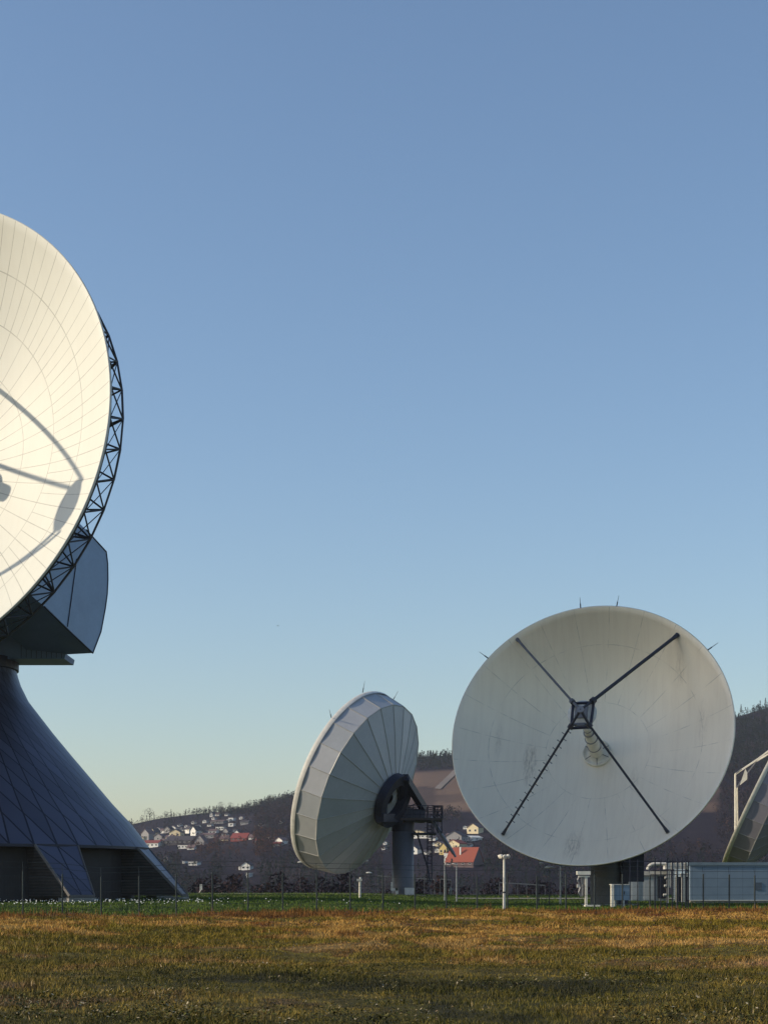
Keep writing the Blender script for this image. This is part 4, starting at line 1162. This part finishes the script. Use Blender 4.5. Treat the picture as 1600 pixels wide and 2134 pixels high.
# ------------------------------------------------------------------ low buildings and plant at the right
def bx(name, mat, parent, pxa, pxb, pya, pyb, D, depth, zoff=0.0):
    m_ = MB(); a = W(pxa, pya, D); b = W(pxb, pyb, D); m_.box((a.x, D, b.z), (b.x, D + depth, a.z)); return m_.build(name, mat, parent)
DBD = 166.0
o0 = W(1520, 1880, DBD); o0.z = zg(o0.x, DBD)
bld = empty('equipment_building', o0, 'long low blue grey flat roofed building beyond the fence at the right', 'building')
t = NT('blue_grey_panels'); co = t.coord('Object'); sx = t.n('SeparateXYZ'); t.l(co, sx.inputs[0])
f1 = t.math('LESS_THAN', t.math('FRACT', t.math('MULTIPLY', sx.outputs[0], .8)), .02)
cc_ = t.ramp(t.noise(.7, 5, .6, co), [(.3, (.19, .26, .34)), (.7, (.235, .31, .395))])
m_clad = t.set(t.mix(f1, cc_, (.10, .13, .17)), .45, .1)
m_ = MB(); xa, xb = W(1437, 0, DBD).x, W(1760, 0, DBD).x
zw = lambda py: EYE + (HY - py) / FPX * DBD
m_.box((xa, DBD, zw(1876)), (xb, DBD + 9, zw(1803.5))); m_.build('wall', m_clad, bld)
m_ = MB(); m_.box((xa - .12, DBD - .12, zw(1803.5) + .003), (xb, DBD + 9.1, zw(1797))); m_.build('roof', plain('roof_trim_blue', (.20, .26, .31), .4, .2), bld)
m_ = MB(); m_.box((xa + .05, DBD + .08, -.3), (xb, DBD + 8.9, zw(1876) - .003)); m_.build('plinth', M_conc, bld)
m_ = MB(); m_.box((xa + .0, DBD - .05, zw(1877.5)), (xb, DBD - .003, zw(1875.5))); m_.build('base_rail', M_white, bld)
for px in (1579,):
    a = W(px-7, 1839, DBD); b = W(px+7, 1855, DBD); m_ = MB(); m_.box((a.x, DBD - .05, b.z), (b.x, DBD - .003, a.z)); m_.build('vent_panel', plain('vent_dark', (.09, .12, .16), .5), bld)
dx = MB(); X_ = lambda px: W(px, 0, DBD).x
dx.box((X_(1390), DBD + 1.0, zw(1811)), (xa - .02, DBD + 2.6, zw(1798)))
for i in range(5): dx.box((X_(1392 + i*9.5), DBD + .93, zw(1812)), (X_(1393.2 + i*9.5), DBD + .997, zw(1797)))
dx.build('air_cooler', M_white, bld)
dp = MB(); zd = zw(1802)
dp.path([Vector((X_(1353), DBD + 1.2, zw(1812))), Vector((X_(1354.5), DBD + 1.2, zw(1806))), Vector((X_(1360), DBD + 1.2, zd + .02)), Vector((X_(1366), DBD + 1.2, zd + .08)), Vector((X_(1391), DBD + 1.2, zd + .08))], .17, 8)
dp.build('exhaust_duct', M_white, bld)
ldr = MB()
for px in (1403, 1410.5): ldr.tube((X_(px), DBD + .6, zw(1880)), (X_(px), DBD + .6, zw(1813)), .05)
for i in range(15): ldr.tube((X_(1403), DBD + .6, zw(1876 - i*4.2)), (X_(1410.5), DBD + .6, zw(1876 - i*4.2)), .035)
ldr.build('ladder', M_white, bld)
pv = MB()
pv.tube((X_(1393), DBD + .8, zw(1884)), (X_(1393), DBD + .8, zw(1813)), .12); pv.tube((X_(1398), DBD + .8, zw(1850)), (X_(1398), DBD + .8, zw(1813)), .10)
for py, pa_ in ((1865, 1384), (1846, 1386), (1829, 1387)): pv.tube((X_(pa_), DBD + .8, zw(py)), (X_(1393), DBD + .8, zw(py)), .14)
pv.tube((X_(1426), DBD + .9, zw(1880)), (X_(1426), DBD + .9, zw(1826)), .2); pv.box((X_(1420), DBD + .7, zw(1827)), (X_(1436), DBD + 1.2, zw(1820))); pv.build('pipework', M_white, bld)
bx('dark_tank', M_navy, bld, 1413, 1436, 1827, 1878, DBD + 1.3, 2)

o1 = W(1340, 1876, 168.8); o1.z = zg(o1.x, 168.8)
con_ = empty('equipment_container', o1, 'low pale equipment container with doors behind the front dish column', 'container')
bx('body', plain('pale_grey_panel', (.38, .42, .46), .45), con_, 1308, 1392, 1824, 1877, 169.0, 3)
bx('roof', M_white, con_, 1293, 1396, 1815, 1823.9, 168.8, 3.4)
bx('side_recess', M_navy, con_, 1293.5, 1307.9, 1824, 1877, 169.2, 2.6)
bx('door', plain('door_grey', (.44, .48, .52), .45), con_, 1316, 1330, 1828, 1875, 168.94, .056)
bx('door', plain('door_grey', (.30, .33, .36), .45), con_, 1341, 1362, 1826, 1875, 168.94, .056)
bx('louvre', M_gray, con_, 1340, 1366, 1824.5, 1826, 168.8, .2)
bx('dark_unit', M_navy, con_, 1370, 1391, 1826, 1872, 168.8, .15)

o2 = W(1290, 1889, 129.5); o2.z = zg(o2.x, 129.5)
cab = empty('electrical_cabinet', o2, 'blue grey electrical cabinet on pale legs right of the front column', 'cabinet')
bx('body', m_clad, cab, 1279, 1311, 1844, 1876, 129.6, 1.2); bx('lid', M_white, cab, 1274, 1312, 1842.5, 1843.9, 129.5, 1.5)
for a, b in ((1273, 1278.5),): bx('leg', M_cream, cab, a, b, 1844, 1890, 129.3, .5)  # cream slab stands for the box's sunlit left face, sun put in its colour
for a, b in ((1280, 1283), (1297, 1300.5)): bx('leg', M_white, cab, a, b, 1876.1, 1889, 129.7, .3)
bx('door_handle', M_dark, cab, 1299.5, 1301, 1857, 1864, 129.55, .05)

o3 = W(1222, 1889, 131.8); o3.z = zg(o3.x, 131.8)
fr_ = empty('cable_rack', o3, 'cream cable rack with a slatted top box left of the front column', 'rack')
bx('post', M_cream, fr_, 1218.5, 1223.5, 1826, 1889, 131.8, .3)
bx('top_box', M_cream, fr_, 1202, 1230, 1815.5, 1823, 131.7, .6); bx('crossbar', M_cream, fr_, 1205, 1228, 1825.2, 1828, 131.85, .25)
bx('junction_box', M_gray, fr_, 1210.5, 1217.5, 1829, 1843, 132.0, .3)
bx('junction_box', M_white, fr_, 1202, 1208, 1843, 1850, 132.0, .3)
m_ = MB(); m_.path([W(1206, 1826, 132), W(1203, 1834, 132), W(1209, 1848, 132), W(1205, 1860, 132), W(1211, 1868, 132)], .07, 5); m_.path([W(1213, 1843, 132), W(1213, 1868, 132)], .10, 5); m_.build('cable', M_gray, fr_)
bx('meter', M_dark, fr_, 1209, 1217, 1852, 1864, 132.2, .3)
bx('foot_slab', M_cream, fr_, 1219, 1250, 1886.2, 1889.3, 131.6, 1.0)

# ------------------------------------------------------------------ perimeter fence: each bay's post, mesh and wires
fence = empty('wire_mesh_fence', (FA.x, FA.y, 0), 'long green wire mesh fence with strand wires on top crossing the whole view', 'fence')
sp = 2.25
s_ = min((abs(CX + FPX * (FA.x + FDIR.x * q / 200) / (FA.y + FDIR.y * q / 200) - 443), q / 200) for q in range(0, 4000))[1] - 5 * sp
posts = []
k_ = -5
while k_ * sp + s_ < 64:
    d = k_ * sp + s_; p = FA + FDIR * d; posts.append(Vector((p.x, p.y, zfield(p.x, p.y)))); k_ += 1
FN = Vector((-FDIR.y, FDIR.x))
HP = 2.42
for i, p in enumerate(posts):
    m_ = MB(); hh = HP + rnd.uniform(-.05, .12)
    m_.box((-.035, -.035, -.4), (.035, .035, hh), Matrix.Translation(p) @ Matrix.Rotation(math.atan2(FDIR.y, FDIR.x), 4, 'Z'))
    m_.build('post', M_fence if i % 3 else M_postg if 'M_postg' in globals() else M_fence, fence)
    if i + 1 < len(posts):
        q_ = posts[i + 1]; w_ = MB()
        for zz in (.12, .55, 1.1, 1.65, 2.25):
            w_.beam(p + Vector((0, 0, zz)), q_ + Vector((0, 0, zz)), .012, .016)
        n_ = 25
        for j in range(1, n_):
            c = p.lerp(q_, j / n_); w_.beam(c + Vector((0, 0, .05)), c + Vector((0, 0, 2.28)), .0045, .0045)
        w_.build('mesh_panel', M_fence, fence)
for zz, o_ in ((2.72, .05), (3.02, .10)):
    w_ = MB()
    for a, b in zip(posts[:-1], posts[1:]):
        mid = Vector((FN.x, FN.y, 0)) * o_
        w_.beam(a + mid + Vector((0, 0, zz)), b + mid + Vector((0, 0, zz)), .02, .022)
    w_.build('strand_wire', M_fence, fence)
for p in posts:
    w_ = MB(); w_.beam(p + Vector((0, 0, HP)), p + Vector((FN.x*.10, FN.y*.10, 3.04)), .022, .022); w_.build('outrigger', M_fence, fence)

# tall gate frame right of the front column
gD = 112.0
gt = empty('steel_gate', (W(1400, 0, gD + 3).x, gD + 3, 0), 'black steel gate of tall upright bars before the pale container', 'gate')
for px in (1364, 1376, 1389, 1400, 1411, 1421, 1428, 1433.5):
    m_ = MB(); D_ = fence_y(W(px, 0, 113).x) + 1.5; a = W(px, 1788, D_); m_.box((a.x - .035, D_ - .035, zg(a.x, D_)), (a.x + .035, D_ + .035, a.z if px < 1425 else a.z - .2)); m_.build('upright_bar', M_navy, gt)
for py in (1795, 1814, 1823):
    m_ = MB(); a = W(1355, py, fence_y(W(1355, 0, 113).x) + 1.62); b = W(1435, py, fence_y(W(1435, 0, 113).x) + 1.62)
    if py == 1795: a = W(1300, py, fence_y(W(1300,0,113).x) + 1.62)
    m_.beam(a, b, .05, .05); m_.build('rail', M_navy, gt)
for px in (1312, 1328):
    m_ = MB(); D_ = fence_y(W(px, 0, 113).x) + 1.5; a = W(px, 1791, D_); m_.box((a.x - .03, D_ - .03, zg(a.x, D_)), (a.x + .03, D_ + .03, a.z)); m_.build('gate_post', M_navy, gt)

# ------------------------------------------------------------------ masts, lamps, camera posts
D_ = 105.0; D_ = fence_y(W(1050, 0, 105).x) - .5
b0 = W(1050, 1905, D_); b0.z = zfield(b0.x, D_)
ms = empty('floodlight_mast', b0, 'white mast with a ring of round floodlights and a dark cap at the fence', 'light mast')
zt_ = lambda py: EYE + (HY - py) / FPX * D_
m_ = MB(); m_.tube((b0.x, b0.y, b0.z - .2), (b0.x, b0.y, zt_(1860)), .10, .085, 12); m_.tube((b0.x, b0.y, zt_(1860)), (b0.x, b0.y, zt_(1784)), .08, .065, 12); m_.build('pole', M_cream, ms)
m_ = MB(); m_.tube((b0.x, b0.y, zt_(1861)), (b0.x, b0.y, zt_(1858)), .125, seg=12); m_.build('clamp', M_dark, ms)
m_ = MB(); m_.tube((b0.x, b0.y, zt_(1786)), (b0.x, b0.y, zt_(1775)), .10, seg=8); m_.box((b0.x - .2, b0.y - .14, zt_(1779)), (b0.x + .24, b0.y + .14, zt_(1773))); m_.box((b0.x - .03, b0.y - .08, zt_(1784)), (b0.x + .40, b0.y + .08, zt_(1780))); m_.build('mast_cap', M_dark, ms)
for i in range(7):
    a = 2 * PI * i / 7 + .3; c = Vector((b0.x + .32 * math.cos(a), b0.y + .32 * math.sin(a), zt_(1785) - .02 * (i % 2)))
    Mx = mat3((math.cos(a), math.sin(a), -.35), c); m_ = MB()
    m_.lathe([(.02, .06), (.12, .05), (.14, .0), (.10, -.14), (.02, -.18)], 14, Mx); m_.build('floodlight', M_cream, ms)
    m_ = MB(); m_.tube(c, (b0.x, b0.y, zt_(1788)), .02, seg=5); m_.build('lamp_bracket', M_dark, ms)

def cam_post(px, ytop, ybase, D, label):
    b = W(px, ybase, D); b.z = zg(b.x, D); r = empty('camera_post', b, label, 'camera post'); zt2 = EYE + (HY - ytop) / FPX * D
    m_ = MB(); m_.tube(b, (b.x, b.y, zt2 - .35), .13, .12, 12); m_.build('pole', M_cream, r)
    m_ = MB(); m_.box((b.x - .34, b.y - .14, zt2 - .42), (b.x + .22, b.y + .14, zt2 - .18)); m_.tube((b.x + .05, b.y, zt2 - .36), (b.x + .05, b.y, zt2), .14, .10, 10); m_.build('camera_head', M_white, r)
cam_post(750, 1828, 1869, 175, 'short white post with a camera head left of the rear column')

def street_lamp(px, ytop, ybase, D, arm, label, pole=True):
    b = W(px, ybase, D); b.z = zg(b.x, D); r = empty('street_lamp', b, label, 'street lamp', 'street lamps around the site'); zt2 = EYE + (HY - ytop) / FPX * D
    m_ = MB(); m_.tube((b.x, b.y, b.z), (b.x, b.y, zt2), .09 if pole else .05, .05 if pole else .03, 8); m_.build('pole', M_galv if pole else M_dark, r)
    m_ = MB(); c = Vector((b.x + arm, b.y, zt2)); Mx = Matrix.Translation(c) @ Matrix.Diagonal((1.6, .8, .5, 1))
    kk = 1.0 if abs(arm) < .05 else .45
    m_.lathe([(.02, .28*kk), (.18*kk, .22*kk), (.27*kk, 0), (.18*kk, -.15*kk), (.02, -.18*kk)], 14, Mx); m_.build('lamp_head', M_white, r)
    m_ = MB(); m_.tube((b.x, b.y, zt2), (b.x + arm, b.y, zt2 + .03), .035); m_.build('arm', M_galv, r)
for a in ((951, 1800, 1877, 172, -.3, 'galvanised lamp post standing between the ladder and the front dish', True),
          (1167, 1806, 1884, 155, .3, 'lamp post just under the lower left rim of the front dish', True),
          (768.5, 1819, 1868, 230, .0, 'oval lamp on a thin dark pole left of the rear column', False),
          (626, 1797, 1864, 232, .0, 'oval lamp under the left rim of the rear dish', False),
          (762, 1794, 1866, 250, .0, 'small lamp highest under the rear dish belly', False),
          (1122, 1799, 1884, 152, .2, 'twin headed small lamp post left of the front column', False),
          (1144, 1808, 1884, 152, .0, 'low hooded lamp between the two lamp posts under the front dish', False),
          (926, 1802, 1878, 176, .4, 'slim lamp post with a short arm left of the orange roof', True)):
    street_lamp(*a)

def pole_sign(px, ytop, ybase, D, w, h, label, tilt=0.15):
    b = W(px, ybase, D); b.z = zg(b.x, D); r = empty('sign_post', b, label, 'sign', None); zt2 = EYE + (HY - ytop) / FPX * D
    m_ = MB(); m_.tube(b, (b.x + .25, b.y, zt2 - h), .05, seg=6); m_.build('pole', M_galv, r)
    m_ = MB(); m_.box((b.x + .1, b.y - .03, zt2 - h), (b.x + .1 + w, b.y + .03, zt2)); m_.build('sign_panel', M_white, r)
pole_sign(415, 1843, 1862, 225, .35, .75, 'small white sign on a leaning pole beside the tower leg')

# low railing by the far road, right of the rear column
rl_ = empty('road_railing', W(900, 1868, 200), 'pale low railing along the road right of the rear column', 'railing')
for (pa, ya, pb2, yb2) in ((787, 1825, 817, 1828), (863, 1830, 905, 1833), (917, 1832, 940, 1834), (1040, 1839, 1135, 1845)):
    m_ = MB(); a = W(pa, ya, 232); b = W(pb2, yb2, 232); m_.beam(a, b, .12, .14)
    n_ = max(2, int((pb2 - pa) / 18))
    for j in range(n_ + 1):
        c = a.lerp(b, j / n_); m_.beam(c, Vector((c.x, c.y, zg(c.x, c.y) - .2)), .06, .06)
    m_.build('rail_section', M_gray, rl_)

# parked car glimpsed by the footpath
cb = W(928, 1873, 236); cb.z = zg(cb.x, 236) - .25
car = empty('parked_car', cb, 'small dark teal car parked far off behind the fence left of the lamp post', 'car')
m_ = MB(); Tc = Matrix.Translation(cb) @ Matrix.Rotation(R_(80), 4, 'Z')
m_.prism([Tc @ Vector(v) for v in ((-1.9, -.8, .25), (1.9, -.8, .25), (1.9, -.8, .7), (1.2, -.8, .85), (.6, -.8, 1.3), (-.8, -.8, 1.35), (-1.6, -.8, .9), (-1.9, -.8, .8))], (0, 1.6, 0)); m_.build('body', plain('teal_car_paint', (.03, .07, .08), .25, .3), car)
m_ = MB(); m_.prism([Tc @ Vector(v) for v in ((-1.3, -.83, .9), (.95, -.83, .9), (.5, -.83, 1.22), (-.75, -.83, 1.25))], (0, .02, 0)); m_.build('side_window', plain('car_glass', (.25, .32, .34), .1), car)
for xx in (-1.2, 1.2):
    for yy in (-.82, .62):
        m_ = MB(); m_.tube(Tc @ Vector((xx, yy, .3)), Tc @ Vector((xx, yy + .2, .3)), .3, seg=14); m_.build('wheel', M_dark, car)

# hedge and bushes in front of the valley
dec2 = []; con2 = []
for i in range(110):
    px = rnd.uniform(395, 1215); y = rnd.uniform(262, 330); x = (px - CX) / FPX * y
    dec2.append((Vector((x, y, zg(x, y) - .3)), rnd.uniform(2.0, 4.2)))
wood('valley_scrub', dec2, m_bare, False, 'dark leafless scrub along the valley edge behind the lawn', 'bushes', nq=130)

# bird in the sky
bp_ = W(580, 1304, 300)
m_ = MB(); m_.add([bp_ + Vector(v) for v in ((-.30, 0, .10), (-.05, 0, .05), (.05, 0, 0), (.25, .05, .16), (.03, .1, -.05), (-.05, .1, -.04), (0, -.25, .02), (0, .25, 0))], [(0, 1, 5), (2, 3, 4), (1, 6, 2), (1, 2, 4, 5), (5, 4, 7)])
o = m_.build('bird', M_dark); tag(o, 'tiny dark bird flying in the open sky left of the rear dish', 'bird')

# ------------------------------------------------------------------ haze
HAZE = 0.00006
if HAZE > 0:
    m_ = MB(); m_.box((-2650, -550, -30), (2650, 2650, 330))
    hm = bpy.data.materials.new('haze_air'); hm.use_nodes = True; nt = hm.node_tree; nt.nodes.clear()
    vo = nt.nodes.new('ShaderNodeVolumePrincipled'); vo.inputs['Density'].default_value = HAZE; vo.inputs['Color'].default_value = (.75, .80, .92, 1); vo.inputs['Anisotropy'].default_value = .2
    mo = nt.nodes.new('ShaderNodeOutputMaterial'); nt.links.new(vo.outputs[0], mo.inputs['Volume'])
    hz = m_.build('haze', hm); tag(hz, kind='stuff', label='thin bluish air haze over the whole valley', cat='haze')
print('objects', len(bpy.data.objects))
